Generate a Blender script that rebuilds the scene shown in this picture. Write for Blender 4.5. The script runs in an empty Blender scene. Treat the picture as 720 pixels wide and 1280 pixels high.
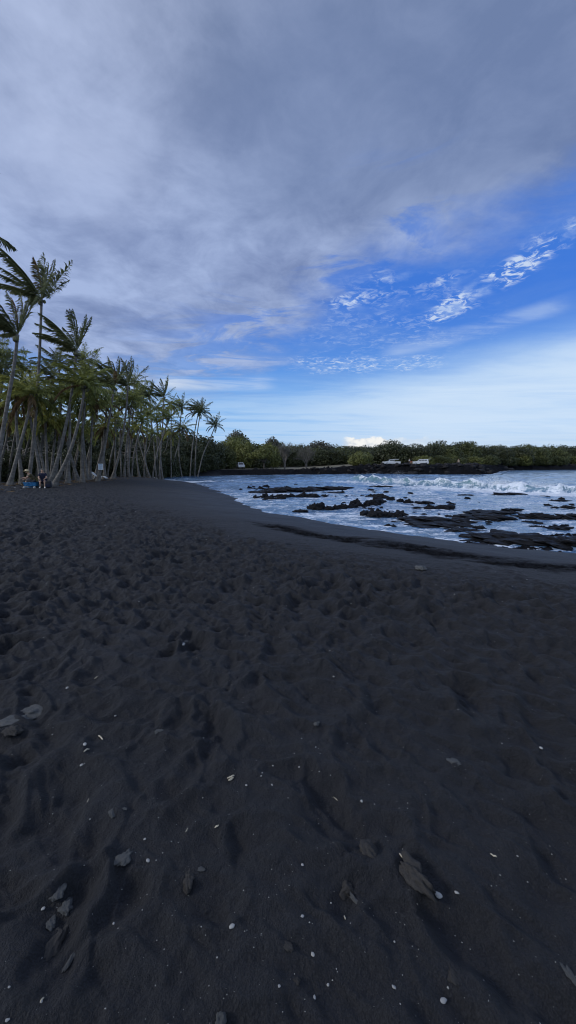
import bpy, bmesh, math, random
import numpy as np
from mathutils import Vector, Matrix
R = math.radians
random.seed(7)
rng = np.random.default_rng(11)
scene = bpy.context.scene
col = scene.collection

# ------------------------------------------------------------------ camera
FPX = 490.0                      # focal length in photo pixels (720 x 1280)
HZ = 60.0                        # horizon is 60 px above the centre
PITCH = math.atan(HZ / FPX)
EYE = 1.7
SEA = -0.9
cp, sp = math.cos(PITCH), math.sin(PITCH)
cam_d = bpy.data.cameras.new("camera")
cam = bpy.data.objects.new("camera", cam_d); col.objects.link(cam)
cam.location = (0, 0, EYE)
cam.rotation_euler = (R(90) - PITCH, 0, 0)
cam_d.sensor_fit = 'VERTICAL'; cam_d.sensor_height = 24
cam_d.lens = 24 * FPX / 1280
cam_d.clip_start = 0.05; cam_d.clip_end = 20000
scene.camera = cam

def ray(px, py):
    a = (px - 360) / FPX; u = (640 - py) / FPX
    return np.array([a, cp + u * sp, -sp + u * cp])
def at_z(px, py, z):
    d = ray(px, py); t = (z - EYE) / d[2]
    return np.array([d[0] * t, d[1] * t, z])
def at_y(px, py, Y):
    d = ray(px, py); t = Y / d[1]
    return np.array([d[0] * t, Y, EYE + d[2] * t])

# ------------------------------------------------------------------ numpy noise
def hsh(ix, iy, seed=0, k=0):
    h = (ix.astype(np.int64) * 374761393 + iy.astype(np.int64) * 668265263 + seed * 1274126177 + k * 97531) & 0xffffffff
    h = ((h ^ (h >> 13)) * 1274126177) & 0xffffffff
    h = ((h ^ (h >> 16)) * 2246822519) & 0xffffffff
    return ((h ^ (h >> 15)) & 0xffffff) / float(0xffffff)
def vn(x, y, seed=0):
    ix = np.floor(x); iy = np.floor(y); fx = x - ix; fy = y - iy
    out = 0
    for dx in (0, 1):
        for dy in (0, 1):
            an = hsh(ix + dx, iy + dy, seed) * 2 * math.pi
            g = np.cos(an) * (fx - dx) + np.sin(an) * (fy - dy)
            wx = fx * fx * fx * (fx * (fx * 6 - 15) + 10); wy = fy * fy * fy * (fy * (fy * 6 - 15) + 10)
            out = out + g * (wx if dx else 1 - wx) * (wy if dy else 1 - wy)
    return out * 1.5
def fbm(x, y, oct=4, seed=0, gain=.5):
    a = 1; s = 0; n = 0
    for i in range(oct):
        s = s + a * vn(x, y, seed + i * 17); n += a; a *= gain; x = x * 2.03 + 5.1; y = y * 2.03 + 1.7
    return s / n
def sst(a, b, x):
    t = np.clip((x - a) / (b - a), 0, 1); return t * t * (3 - 2 * t)
def pits(x, y, cell, seed, dmin, dmax, prob=.9, asp=(1.2, 1.9)):
    ix0 = np.floor(x / cell); iy0 = np.floor(y / cell); out = np.zeros_like(x)
    for dx in (-1, 0, 1):
        for dy in (-1, 0, 1):
            ix = ix0 + dx; iy = iy0 + dy
            on = hsh(ix, iy, seed, 1) < prob
            cx = (ix + .1 + .8 * hsh(ix, iy, seed, 2)) * cell; cy = (iy + .1 + .8 * hsh(ix, iy, seed, 3)) * cell
            an = -.35 + (hsh(ix, iy, seed, 4) - .5) * 2.6
            r = cell * (.30 + .26 * hsh(ix, iy, seed, 5)); a = asp[0] + (asp[1] - asp[0]) * hsh(ix, iy, seed, 6)
            d = dmin + (dmax - dmin) * hsh(ix, iy, seed, 7)
            ca = np.cos(an); sa = np.sin(an); px = x - cx; py = y - cy
            u = (-px * sa + py * ca) / (r * a); v = (px * ca + py * sa) / r
            v = v + .25 * u * u * (hsh(ix, iy, seed, 8) - .5) * 2
            q = np.sqrt(u * u + v * v)
            h = -d * sst(1.0, .15, q) + d * .42 * np.exp(-((q - 1.12) / .2) ** 2)
            out += np.where(on, h, 0)
    return out

# ------------------------------------------------------------------ terrain
def P(px, py, z=SEA):
    p = at_z(px, py, z); return (p[0], p[1])
SHORE = [(70, -4), (40, 3), (16, 9.8), P(720, 692), P(600, 680), P(500, 668), P(440, 658), P(400, 651), P(345, 640), P(300, 628),
         P(280, 617), P(262, 609), P(236, 603), P(190, 598), P(184, 597), P(195, 596.2), P(240, 595.2), P(300, 594.2), P(350, 593.6), P(430, 592.8),
         P(470, 592.3), P(520, 593), P(560, 593), P(600, 593.4), P(616, 592.4), P(622, 589.6), P(640, 587.8), P(680, 587.4), P(720, 587.2), (190, 205), (260, 215), (420, 160), (600, 190),
         (3500, 150), (3500, -2500), (400, -2500), (120, -60)]
SH = np.array(SHORE)
def shore_d(x, y):
    d2 = np.full(x.shape, 1e18); near = np.zeros(x.shape, np.int32); inside = np.zeros(x.shape, bool)
    n = len(SH)
    for i in range(n):
        a = SH[i]; b = SH[(i + 1) % n]
        ex, ey = b - a; L = ex * ex + ey * ey
        t = np.clip(((x - a[0]) * ex + (y - a[1]) * ey) / L, 0, 1)
        q = (x - a[0] - t * ex) ** 2 + (y - a[1] - t * ey) ** 2
        m = q < d2; d2 = np.where(m, q, d2); near = np.where(m, i, near)
        c = ((a[1] > y) != (b[1] > y)) & (x < ex * (y - a[1]) / (ey if abs(ey) > 1e-9 else 1e-9) + a[0])
        inside ^= c
    d = np.sqrt(d2)
    return np.where(inside, -d, d), near
OUT = [(*at_z(px, py, SEA)[:2], rx, ry) for px, py, rx, ry in ((636, 672, 1.2, .8), (700, 684, 1.5, .9), (600, 680, .9, .35), (712, 672, .9, .6), (660, 686, .8, .35), (573, 652, 1.0, .8), (602, 645, 1.1, .8), (530, 649, .7, .6), (702, 660, .8, .7), (614, 640, 1.2, .6), (668, 644, .8, .7), (548, 657, .8, .5), (590, 662, .5, .5))]
# dark wet lava/wrack bands along the berm
BAND = [[(338, 650), (400, 661), (480, 673), (560, 684), (640, 693), (760, 704)],
        [(335, 650), (370, 654), (420, 660)], [(440, 664), (520, 675), (600, 686), (680, 695), (760, 699)]]
BANDW = [np.array([at_z(px, py, -.1)[:2] for px, py in b]) for b in BAND]
def line_d(x, y, pts):
    d2 = np.full(x.shape, 1e18)
    for i in range(len(pts) - 1):
        a = pts[i]; e = pts[i + 1] - a; L = e @ e
        t = np.clip(((x - a[0]) * e[0] + (y - a[1]) * e[1]) / L, 0, 1)
        d2 = np.minimum(d2, (x - a[0] - t * e[0]) ** 2 + (y - a[1] - t * e[1]) ** 2)
    return np.sqrt(d2)

def terrain(x, y, detail=True):
    """height and masks (wet, lava, dirt)"""
    x = np.asarray(x, float); y = np.asarray(y, float)
    d, near = shore_d(x, y)
    far = sst(84, 92, y + .12 * x) * sst(-40, -22, x + .0 * y)
    far = np.maximum(far, (near >= 17).astype(float) * (near < 34) * sst(80, 90, y))
    dj = d + fbm(x / 3.1, y / 3.1, 3, 5) * .9
    beach = np.where(d > 0, -.9 + .9 * (1 - (1 - np.clip(dj / 9.5, 0, 1)) ** 1.7), -.9 + np.maximum(dj * .13, -3))
    beach = beach + .10 * sst(8, 16, d) * fbm(x / 9, y / 9, 3, 2)
    plat = .25 + 1.0 * sst(3, 25, x) - .3 * sst(60, 120, x)
    rough = fbm(x / 1.1, y / 1.1, 4, 31) * .55 + np.abs(fbm(x / 3.3, y / 3.3, 3, 33)) * .7
    dl = d + fbm(x / 4.0, y / 4.0, 3, 9) * 2.0
    lavaz = np.where(d > -3, SEA - .35 + (plat - SEA + .35) * sst(-1.0, 4.5, dl), SEA - 2.5)
    lavamask = far * (1 - sst(8 + 6 * sst(15, 25, x), 13 + 9 * sst(15, 25, x), dl)) * (d > -6)
    lavaz = lavaz + rough * lavamask * (.4 + .5 * sst(8, 25, x))
    inland = sst(8, 60, d) * .9 + sst(45, 400, d) * 4.5
    lavaz = lavaz + inland
    left = sst(-27, -46, x + .02 * y) * .35
    z = beach * (1 - far) + lavaz * far + left * (d > 0)
    wet = (1 - sst(2.0, 7.5, dj)) * (1 - far)
    tramp = sst(5.5, 9.0, d + .8 * fbm(x / 2, y / 2, 2, 4)) * (1 - far)
    smooth = sst(-.15, .35, fbm(x / 2.6, y / 2.6, 2, 71))
    lava = lavamask * 1.0
    dirt = far * (1 - (1 - sst(8 + 6 * sst(15, 25, x), 13 + 9 * sst(15, 25, x), dl)))
    soil = sst(-21.5, -25, x + .05 * y + fbm(x / 3, y / 3, 3, 8) * 2) * sst(20, 24, y)
    rr = np.sqrt(x * x + y * y)
    m = rr < 120
    if detail:
        zz = np.zeros_like(x); xm = x[m]; ym = y[m]
        wx = xm + .16 * fbm(xm * 1.6, ym * 1.6, 3, 21); wy = ym + .16 * fbm(xm * 1.6 + 9, ym * 1.6, 3, 22)
        ra = .62; ua = xm * math.cos(ra) - ym * math.sin(ra); va = xm * math.sin(ra) + ym * math.cos(ra)   # wind and feet comb the sand one way
        a = pits(wx, wy, .20, 1, .010, .034, .85) + pits(wx + 1.3, wy + .4, .31, 3, .020, .062, .8)
        b = pits(wx + 3.3, wy + 1.7, .52, 2, .014, .056, .6)
        c = fbm(xm / .42, ym / .42, 4, 40, .5) * .042 + fbm(xm / 1.9, ym / 1.9, 3, 41) * .03
        n1_ = fbm(ua / .42 + .5 * fbm(wx / .5, wy / .5, 2, 46), va / .20, 3, 43, .55); n2_ = fbm(ua / .75 + 4, va / .36, 3, 44, .5)
        rid = sst(.28, 0., np.abs(n1_)) * .019 + sst(.33, 0., np.abs(n2_)) * .022
        f = (.75 + .35 * smooth[m])
        nearfade = .58 + .58 * sst(1.3, 6.0, rr[m])
        zz[m] = (((a + b) * f + c + rid * (1.2 - .5 * smooth[m])) * nearfade + (fbm(xm / .15, ym / .15, 3, 47) * .012 + sst(.3, 0., np.abs(fbm(xm / .3, ym / .3, 2, 49))) * .012) * sst(2, 6, rr[m])) * tramp[m]
        zz[m] += (fbm(xm / 1.2, ym / 1.2, 3, 60) * .03) * (1 - tramp[m])
        z = z + zz
        om = (x > 1) & (x < 16) & (y > 9) & (y < 24)
        if om.any():
            xo = x[om]; yo = y[om]; xo2 = xo + .6 * fbm(xo / 1.0, yo / 1.0, 3, 61); yo2 = yo + .8 * fbm(xo / 1.1, yo / 1.1, 3, 62); q = np.full(xo.shape, 9.)
            for (cx, cy, rx, ry) in OUT: q = np.minimum(q, np.sqrt(((xo2 - cx) / rx) ** 2 + ((yo2 - cy) / ry) ** 2))
            k_ = sst(1.1, .75, q) * sst(-.30, -.02, fbm(xo / .85, yo / .6, 3, 66)); top_ = np.maximum(z[om], SEA + .02)
            crag = np.abs(fbm(xo / .9, yo / .55, 5, 63, .55)) * .34 + fbm(xo / .25, yo / .2, 3, 64) * .07 - .04
            z[om] = z[om] + (top_ - z[om] + crag) * k_
            lv = np.zeros_like(x); lv[om] = k_; lava = np.maximum(lava, lv)
        band = np.zeros_like(x)
        near_m = (rr < 45) & (y > 0) & (x > -8)
        xb = x[near_m]; yb = y[near_m]; bb = np.zeros_like(xb)
        for k, pts in enumerate(BANDW):
            w = (.85, .30, .95)[k]
            ld = line_d(xb + fbm(xb / 1.3, yb / .8, 4, 50 + k) * .55, yb + fbm(xb / 1.1, yb / .7, 4, 52 + k) * .6, pts)
            bb = np.maximum(bb, sst(w, w * .15, ld) * sst(-.55, .05, fbm(xb / 1.4, yb / .6, 4, 55 + k)))
        z[near_m] += bb * (fbm(xb / .22, yb / .13, 3, 58) * .09 - .03)
        band[near_m] = bb
        lava = np.maximum(lava, band)
    return z, wet, lava, dirt, soil
def gz(x, y, detail=True):
    return float(terrain(np.array([x]), np.array([y]), detail)[0][0])
def on_ground(px, py, detail=True):
    z = 0.0
    for k_ in range(7):
        p = at_z(px, py, min(z, EYE - .05)); z = .4 * z + .6 * gz(p[0], p[1], detail and k_ > 4)
    p = at_z(px, py, z); return np.array([p[0], p[1], gz(p[0], p[1], detail)])

# ------------------------------------------------------------------ node helpers
class S:
    """tiny expression wrapper round node sockets"""
    def __init__(s, nt, sock): s.nt = nt; s.k = sock
    def _m(s, op, *a):
        n = s.nt.nodes.new('ShaderNodeMath'); n.operation = op
        for i, v in enumerate((s,) + a):
            if isinstance(v, S): s.nt.links.new(v.k, n.inputs[i])
            else: n.inputs[i].default_value = v
        return S(s.nt, n.outputs[0])
    def __add__(s, o): return s._m('ADD', o)
    __radd__ = __add__
    def __mul__(s, o): return s._m('MULTIPLY', o)
    __rmul__ = __mul__
    def __sub__(s, o): return s._m('SUBTRACT', o)
    def __rsub__(s, o): return (s * -1) + o
    def __truediv__(s, o): return s._m('DIVIDE', o)
    def mx(s, o): return s._m('MAXIMUM', o)
    def mn(s, o): return s._m('MINIMUM', o)
    def abs(s): return s._m('ABSOLUTE')
    def pw(s, o): return s._m('POWER', o)
    def ss(s, a, b, lo=0., hi=1.):
        n = s.nt.nodes.new('ShaderNodeMapRange'); n.interpolation_type = 'SMOOTHSTEP'
        if a > b: a, b, lo, hi = b, a, hi, lo
        s.nt.links.new(s.k, n.inputs[0])
        for i, v in enumerate((a, b, lo, hi)): n.inputs[i + 1].default_value = v
        return S(s.nt, n.outputs[0])
def vec(nt, *c):
    n = nt.nodes.new('ShaderNodeCombineXYZ')
    for i, v in enumerate(c):
        if isinstance(v, S): nt.links.new(v.k, n.inputs[i])
        else: n.inputs[i].default_value = v
    return n.outputs[0]
def noise(nt, v, scale, detail=4., rough=.5, dist=0., lac=2.):
    n = nt.nodes.new('ShaderNodeTexNoise'); n.noise_dimensions = '3D'
    if v is not None: nt.links.new(v, n.inputs['Vector'])
    n.inputs['Scale'].default_value = scale; n.inputs['Detail'].default_value = detail
    n.inputs['Roughness'].default_value = rough; n.inputs['Distortion'].default_value = dist
    n.inputs['Lacunarity'].default_value = lac
    return S(nt, n.outputs[0])
def mixc(nt, f, a, b):
    n = nt.nodes.new('ShaderNodeMix'); n.data_type = 'RGBA'
    for v, i in ((f, 0), (a, 6), (b, 7)):
        if isinstance(v, S): nt.links.new(v.k, n.inputs[i])
        elif hasattr(v, 'links'): nt.links.new(v, n.inputs[i])
        elif i == 0: n.inputs[i].default_value = v
        else: n.inputs[i].default_value = (*v, 1)
    return n.outputs[2]
def new_mat(name):
    m = bpy.data.materials.new(name); m.use_nodes = True
    nt = m.node_tree; b = nt.nodes['Principled BSDF']
    return m, nt, b
def objco(nt):
    n = nt.nodes.new('ShaderNodeTexCoord'); return n.outputs['Object']
def geopos(nt):
    n = nt.nodes.new('ShaderNodeNewGeometry'); return n
def attr(nt, name):
    n = nt.nodes.new('ShaderNodeAttribute'); n.attribute_name = name; return S(nt, n.outputs['Fac'])
def bump(nt, b, h, strength=.5, dist=.02):
    n = nt.nodes.new('ShaderNodeBump'); n.inputs['Strength'].default_value = strength; n.inputs['Distance'].default_value = dist
    nt.links.new(h.k, n.inputs['Height']); nt.links.new(n.outputs[0], b.inputs['Normal']); return n
def simple(name, c, rough=.6, var=.15, scale=6., metal=0., spec=.5, bmp=0.):
    m, nt, b = new_mat(name)
    nz = noise(nt, objco(nt), scale, 5, .6)
    lo = tuple(v * (1 - var) for v in c); hi = tuple(min(1, v * (1 + var)) for v in c)
    nt.links.new(mixc(nt, nz.ss(.3, .7), lo, hi), b.inputs['Base Color'])
    b.inputs['Roughness'].default_value = rough; b.inputs['Metallic'].default_value = metal
    b.inputs['Specular IOR Level'].default_value = spec
    if bmp: bump(nt, b, noise(nt, objco(nt), scale * 4, 4, .6), .6, bmp)
    return m

# ------------------------------------------------------------------ mesh helpers
class MB:
    def __init__(s): s.v = []; s.f = []; s.n = 0; s.sm = []
    def add(s, v, f, smooth=True):
        v = np.asarray(v, float).reshape(-1, 3)
        s.v.append(v); s.f += [tuple(int(i) + s.n for i in q) for q in f]; s.sm += [smooth] * len(f); s.n += len(v)
    def tube(s, pts, rad, seg=6, cap=True):
        pts = np.asarray(pts, float); n = len(pts); rad = np.broadcast_to(np.asarray(rad, float), (n,))
        t = np.gradient(pts, axis=0); t /= np.linalg.norm(t, axis=1)[:, None] + 1e-9
        ref = np.array([0.13, .97, .2]) if abs(t[0][2]) > .6 else np.array([.05, .1, 1.])
        a = np.cross(t, ref); a /= np.linalg.norm(a, axis=1)[:, None]; b = np.cross(t, a)
        an = np.arange(seg) / seg * 2 * math.pi
        ring = pts[:, None, :] + rad[:, None, None] * (np.cos(an)[None, :, None] * a[:, None, :] + np.sin(an)[None, :, None] * b[:, None, :])
        f = []
        for i in range(n - 1):
            for j in range(seg):
                k = (j + 1) % seg; f.append((i * seg + j, i * seg + k, (i + 1) * seg + k, (i + 1) * seg + j))
        if cap: f.append(tuple(range(seg))[::-1]); f.append(tuple((n - 1) * seg + j for j in range(seg)))
        s.add(ring.reshape(-1, 3), f)
    def box(s, c, size, rot=0., bev=0., taper=1.):
        cx, cy, cz = c; x, y, z = (k / 2 for k in size)
        bm = bmesh.new(); bmesh.ops.create_cube(bm, size=1)
        for v in bm.verts:
            k = taper if v.co.z > 0 else 1
            v.co = Vector((v.co.x * 2 * x * k, v.co.y * 2 * y * k, v.co.z * 2 * z))
        if bev: bmesh.ops.bevel(bm, geom=bm.edges[:], offset=bev, segments=2, affect='EDGES', profile=.6)
        ca, sa = math.cos(rot), math.sin(rot)
        vs = [(v.co.x * ca - v.co.y * sa + cx, v.co.x * sa + v.co.y * ca + cy, v.co.z + cz) for v in bm.verts]
        bm.verts.index_update(); fs = [[v.index for v in f.verts] for f in bm.faces]; bm.free()
        s.add(vs, fs, False)
    def build(s, name, mat, parent=None, loc=None, rotz=0.):
        me = bpy.data.meshes.new(name)
        v = np.concatenate(s.v) if s.v else np.zeros((0, 3))
        me.from_pydata(v.tolist(), [], s.f); me.polygons.foreach_set('use_smooth', s.sm); me.update()
        if mat: me.materials.append(mat)
        return obj(name, me, parent, loc, rotz)
def obj(name, me, parent=None, loc=None, rotz=0.):
    o = bpy.data.objects.new(name, me); col.objects.link(o)
    if parent is not None: o.parent = parent
    if loc is not None: o.location = loc
    if rotz: o.rotation_euler[2] = rotz
    return o
def tag(o, label=None, cat=None, group=None, kind=None):
    if label: o['label'] = label
    if cat: o['category'] = cat
    if group: o['group'] = group
    if kind: o['kind'] = kind
    return o
def empty(name, loc, rz=0., label=None, cat=None, group=None):
    o = bpy.data.objects.new(name, None); col.objects.link(o); o.location = [float(k) for k in loc]; o.rotation_euler[2] = rz
    o.empty_display_size = .2
    return tag(o, label, cat, group)
def copy_tree(o, parent=None):
    c = o.copy(); col.objects.link(c); c.parent = parent
    for ch in list(o.children): copy_tree(ch, c)
    return c
def fast_mesh(name, V, F4=None, F3=None, smooth=True, mat=None):
    me = bpy.data.meshes.new(name)
    loops = []; starts = []; tot = []
    n = 0
    if F4 is not None and len(F4): loops.append(F4.reshape(-1)); starts.append(np.arange(len(F4)) * 4); tot.append(np.full(len(F4), 4)); n = len(F4) * 4
    if F3 is not None and len(F3): loops.append(F3.reshape(-1)); starts.append(n + np.arange(len(F3)) * 3); tot.append(np.full(len(F3), 3))
    loops = np.concatenate(loops).astype(np.int32); starts = np.concatenate(starts).astype(np.int32); tot = np.concatenate(tot)
    me.vertices.add(len(V)); me.vertices.foreach_set('co', np.asarray(V, np.float32).reshape(-1))
    me.loops.add(len(loops)); me.loops.foreach_set('vertex_index', loops)
    me.polygons.add(len(starts)); me.polygons.foreach_set('loop_start', starts)
    me.polygons.foreach_set('use_smooth', np.full(len(starts), smooth))
    me.update(calc_edges=True); me.validate()
    if mat: me.materials.append(mat)
    return me
def add_attr(me, name, val):
    a = me.attributes.new(name, 'FLOAT', 'POINT'); a.data.foreach_set('value', np.asarray(val, np.float32))
def polar(rows, cols):
    """centre vertex + closed polar grid"""
    rr, aa = np.meshgrid(rows, cols, indexing='ij')
    x = rr * np.sin(aa); y = rr * np.cos(aa)
    nr, nc = rr.shape
    i = np.arange(nr - 1)[:, None]; j = np.arange(nc)[None, :]; k = (j + 1) % nc
    F = np.stack([i * nc + j, i * nc + k, (i + 1) * nc + k, (i + 1) * nc + j], -1).reshape(-1, 4)[:, ::-1]
    return x.reshape(-1), y.reshape(-1), F, nr, nc
def geo(*segs):
    out = []
    for a, b, q in segs:
        n = max(2, int(round(math.log(b / a) / math.log(q)))); out.append(a * (b / a) ** (np.arange(n) / n))
    out.append(np.array([segs[-1][1]])); return np.concatenate(out)

# ------------------------------------------------------------------ materials
def sand_material():
    m, nt, b = new_mat("black_sand")
    co = objco(nt)
    wet, lava, dirt, soil = (attr(nt, k) for k in ('wet', 'lava', 'dirt', 'soil'))
    big = noise(nt, co, .7, 5, .6); fine = noise(nt, co, 160, 2, .7); grain = noise(nt, co, 420, 1, .9)
    c = mixc(nt, big.ss(.3, .72), (.0050, .0054, .0068), (.0122, .0128, .0156))
    c = mixc(nt, fine.ss(.38, .68) * .6, c, (.029, .030, .035))
    c = mixc(nt, grain.ss(.66, .84) * .5, c, (.15, .145, .145))
    c = mixc(nt, wet, c, mixc(nt, noise(nt, co, 1.3, 4, .6).ss(.3, .7), (.007, .0072, .009), (.014, .0142, .0175)))
    lz = noise(nt, co, 3.5, 6, .65)
    lc = mixc(nt, lz.ss(.35, .7), (.0025, .0028, .004), (.015, .015, .0165))
    c = mixc(nt, lava, c, lc)
    dz = noise(nt, co, .25, 6, .65)
    dc = mixc(nt, dz.ss(.35, .65), (.24, .20, .145), (.10, .10, .055))
    c = mixc(nt, dirt, c, dc)
    sc = mixc(nt, noise(nt, co, 1.2, 6, .7).ss(.35, .65), (.028, .025, .022), (.06, .05, .038))
    c = mixc(nt, soil, c, sc)
    nt.links.new(c, b.inputs['Base Color'])
    r = (wet * -.16 + .76) + lava * .18 + (big - .5) * .1
    nt.links.new(r.mx(.3).k, b.inputs['Roughness'])
    nt.links.new((lava * -.24 + .32).k, b.inputs['Specular IOR Level'])
    nt.links.new(((wet * -.02 + .03) * (lava * -1. + 1.)).k, b.inputs['Sheen Weight']); b.inputs['Sheen Roughness'].default_value = .6; b.inputs['Sheen Tint'].default_value = (1, .97, .95, 1)
    h = fine * .35 + grain * .3 + noise(nt, co, 34, 5, .7) * 2.0 + noise(nt, co, 10, 4, .6) * 3.4
    h = h * (wet * -.75 + 1) + noise(nt, co, 14, 5, .7) * 8. * lava
    bump(nt, b, h, .9, .018)
    return m
def rock_material(name, lo, hi, scale=4., rough=.8, bmp=.03, spec=.4, wet=False):
    m, nt, b = new_mat(name); co = objco(nt)
    n1 = noise(nt, co, scale, 7, .65); n2 = noise(nt, co, scale * 6, 5, .7)
    c = mixc(nt, (n1 * .6 + n2 * .4).ss(.36, .62), lo, hi)
    nt.links.new(c, b.inputs['Base Color'])
    if wet: nt.links.new(n1.ss(.35, .65, .42, .85).k, b.inputs['Roughness'])
    else: b.inputs['Roughness'].default_value = rough
    b.inputs['Specular IOR Level'].default_value = spec
    bump(nt, b, n1 * .8 + n2 * .5, .9, bmp)
    return m
def leaf_material(name, lo, hi, trans=.3, rough=.5):
    m, nt, b = new_mat(name)
    g = geopos(nt)
    ri = S(nt, g.outputs['Random Per Island'])
    nz = noise(nt, objco(nt), .9, 3, .6)
    c = mixc(nt, (ri * .55 + nz.ss(.3, .7) * .45), lo, hi)
    nt.links.new(c, b.inputs['Base Color']); b.inputs['Roughness'].default_value = rough; b.inputs['Specular IOR Level'].default_value = .3
    t = nt.nodes.new('ShaderNodeBsdfTranslucent'); nt.links.new(c, t.inputs['Color'])
    mx = nt.nodes.new('ShaderNodeMixShader'); mx.inputs[0].default_value = trans
    out = nt.nodes['Material Output']
    nt.links.new(b.outputs[0], mx.inputs[1]); nt.links.new(t.outputs[0], mx.inputs[2]); nt.links.new(mx.outputs[0], out.inputs['Surface'])
    return m
def bark_material(name, lo, hi, rings=True):
    m, nt, b = new_mat(name); co = objco(nt)
    sx = nt.nodes.new('ShaderNodeSeparateXYZ'); nt.links.new(co, sx.inputs[0])
    z = S(nt, sx.outputs[2])
    nz = noise(nt, co, 3.0, 6, .7)
    c = nz.ss(.3, .7)
    if rings:
        rg = ((z * 26 + nz * 3)._m('SINE')).ss(-.2, 1.)
        c = c * .84 + rg * .16
    nt.links.new(mixc(nt, c, lo, hi), b.inputs['Base Color']); b.inputs['Roughness'].default_value = .9
    b.inputs['Specular IOR Level'].default_value = .15
    bump(nt, b, c + noise(nt, co, 20, 3, .7) * .5, .7, .02)
    return m
def water_material():
    m, nt, b = new_mat("sea_water"); co = objco(nt)
    foam = attr(nt, 'foam'); teal = attr(nt, 'teal')
    n0 = noise(nt, co, .35, 4, .6); n1 = noise(nt, co, 1.5, 7, .68, .5); n2 = noise(nt, co, 6.5, 5, .65)
    ft = foam + (n1 - .5) * 1.5 + (n2 - .5) * .8
    f = ft.ss(.36, .72)
    wc = mixc(nt, n0.ss(.3, .7), (.07, .15, .26), (.15, .26, .42))
    wc = mixc(nt, teal, wc, (.13, .24, .235))
    c = mixc(nt, f * .92, wc, mixc(nt, n2.ss(.3, .7), (.66, .73, .82), (.88, .91, .94)))
    nt.links.new(c, b.inputs['Base Color'])
    nt.links.new(f.ss(0, 1, .10, .75).k, b.inputs['Roughness'])
    b.inputs['IOR'].default_value = 1.33; b.inputs['Specular IOR Level'].default_value = .5
    mp = nt.nodes.new('ShaderNodeMapping'); nt.links.new(co, mp.inputs[0]); mp.inputs['Scale'].default_value = (.7, 1.6, 1); mp.inputs['Rotation'].default_value = (0, 0, R(-14))
    h = noise(nt, mp.outputs[0], 1.1, 6, .62, .3) + noise(nt, mp.outputs[0], 4.5, 4, .6) * .3 + f * .10
    bump(nt, b, h, .8, .11)
    return m
M = dict(
    sand=sand_material(), water=water_material(),
    lava=rock_material("lava_rock", (.002, .0022, .003), (.014, .0145, .017), 3., .7, .10, .22, True),
    lavadry=rock_material("dry_lava_rock", (.004, .004, .005), (.020, .018, .018), 2., .85, .08),
    pumice=rock_material("pale_beach_rock", (.028, .030, .032), (.145, .147, .142), 26., .9, .006),
    brownrock=rock_material("brown_beach_rock", (.016, .016, .017), (.07, .063, .055), 18., .85, .006),
    coral=simple("coral_white", (.36, .355, .33), .6, .25, 40, bmp=.002),
    shellgrey=simple("shell_grey", (.30, .30, .29), .7, .3, 40, bmp=.002),
    twig=simple("bleached_twig", (.48, .43, .32), .8, .3, 60, bmp=.001),
    frond=leaf_material("palm_frond_dark", (.055, .065, .030), (.26, .275, .12), .32),
    frond2=leaf_material("palm_frond_green", (.065, .082, .024), (.40, .42, .12), .40),
    frond3=leaf_material("palm_frond_yellow", (.12, .13, .03), (.52, .50, .13), .42),
    dead=leaf_material("palm_frond_dry", (.09, .055, .025), (.26, .17, .08), .2, .8),
    rachis=simple("frond_rib", (.12, .12, .05), .6, .3, 5),
    bark=bark_material("palm_bark", (.085, .077, .068), (.26, .24, .215)),
    bark2=bark_material("tree_bark", (.07, .06, .05), (.17, .15, .13), False),
    barepale=bark_material("bare_tree_bark", (.16, .14, .125), (.30, .27, .24), False),
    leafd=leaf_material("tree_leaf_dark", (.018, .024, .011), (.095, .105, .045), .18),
    leafm=leaf_material("tree_leaf_mid", (.035, .044, .015), (.155, .17, .06), .22),
    leafl=leaf_material("tree_leaf_light", (.065, .075, .022), (.26, .27, .08), .28),
    leafg=leaf_material("tree_leaf_greyish", (.06, .06, .045), (.17, .165, .12), .2),
    grass=leaf_material("dry_grass", (.10, .10, .03), (.30, .28, .10), .3),
    white=simple("white_car_paint", (.72, .73, .74), .25, .04, 3),
    red=simple("dark_red_paint", (.13, .018, .016), .3, .1, 3),
    glass=simple("dark_car_glass", (.012, .014, .017), .08, .1, 3, spec=.8),
    rubber=simple("tyre_rubber", (.02, .02, .02), .8, .1, 10),
    chrome=simple("wheel_rim", (.5, .5, .52), .3, .1, 10, .8),
    lamp=simple("tail_lamp", (.25, .015, .012), .3, .1, 10),
    blue=simple("blue_canvas", (.010, .13, .30), .6, .2, 12),
    black=simple("black_cloth", (.014, .014, .018), .8, .3, 12),
    navy=simple("navy_cloth", (.010, .013, .035), .85, .25, 12),
    olive=simple("olive_cloth", (.085, .070, .035), .85, .25, 12),
    orange=simple("orange_cloth", (.55, .11, .05), .8, .2, 12),
    tan=simple("tan_cloth", (.42, .35, .25), .8, .2, 12),
    whitecloth=simple("white_cloth", (.70, .70, .68), .7, .08, 12),
    skin=simple("skin", (.48, .29, .20), .55, .08, 20),
    blond=simple("blond_hair", (.42, .31, .15), .7, .3, 60),
    greyhair=simple("grey_hair", (.20, .17, .14), .7, .3, 60),
    straw=simple("straw_hat", (.55, .45, .27), .8, .2, 60),
    signw=simple("sign_white", (.74, .78, .82), .5, .05, 12),
    signb=simple("sign_blue_print", (.26, .42, .62), .5, .1, 12),
    spray=simple("sea_spray", (.86, .89, .91), .9, .04, 2),
)

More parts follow.
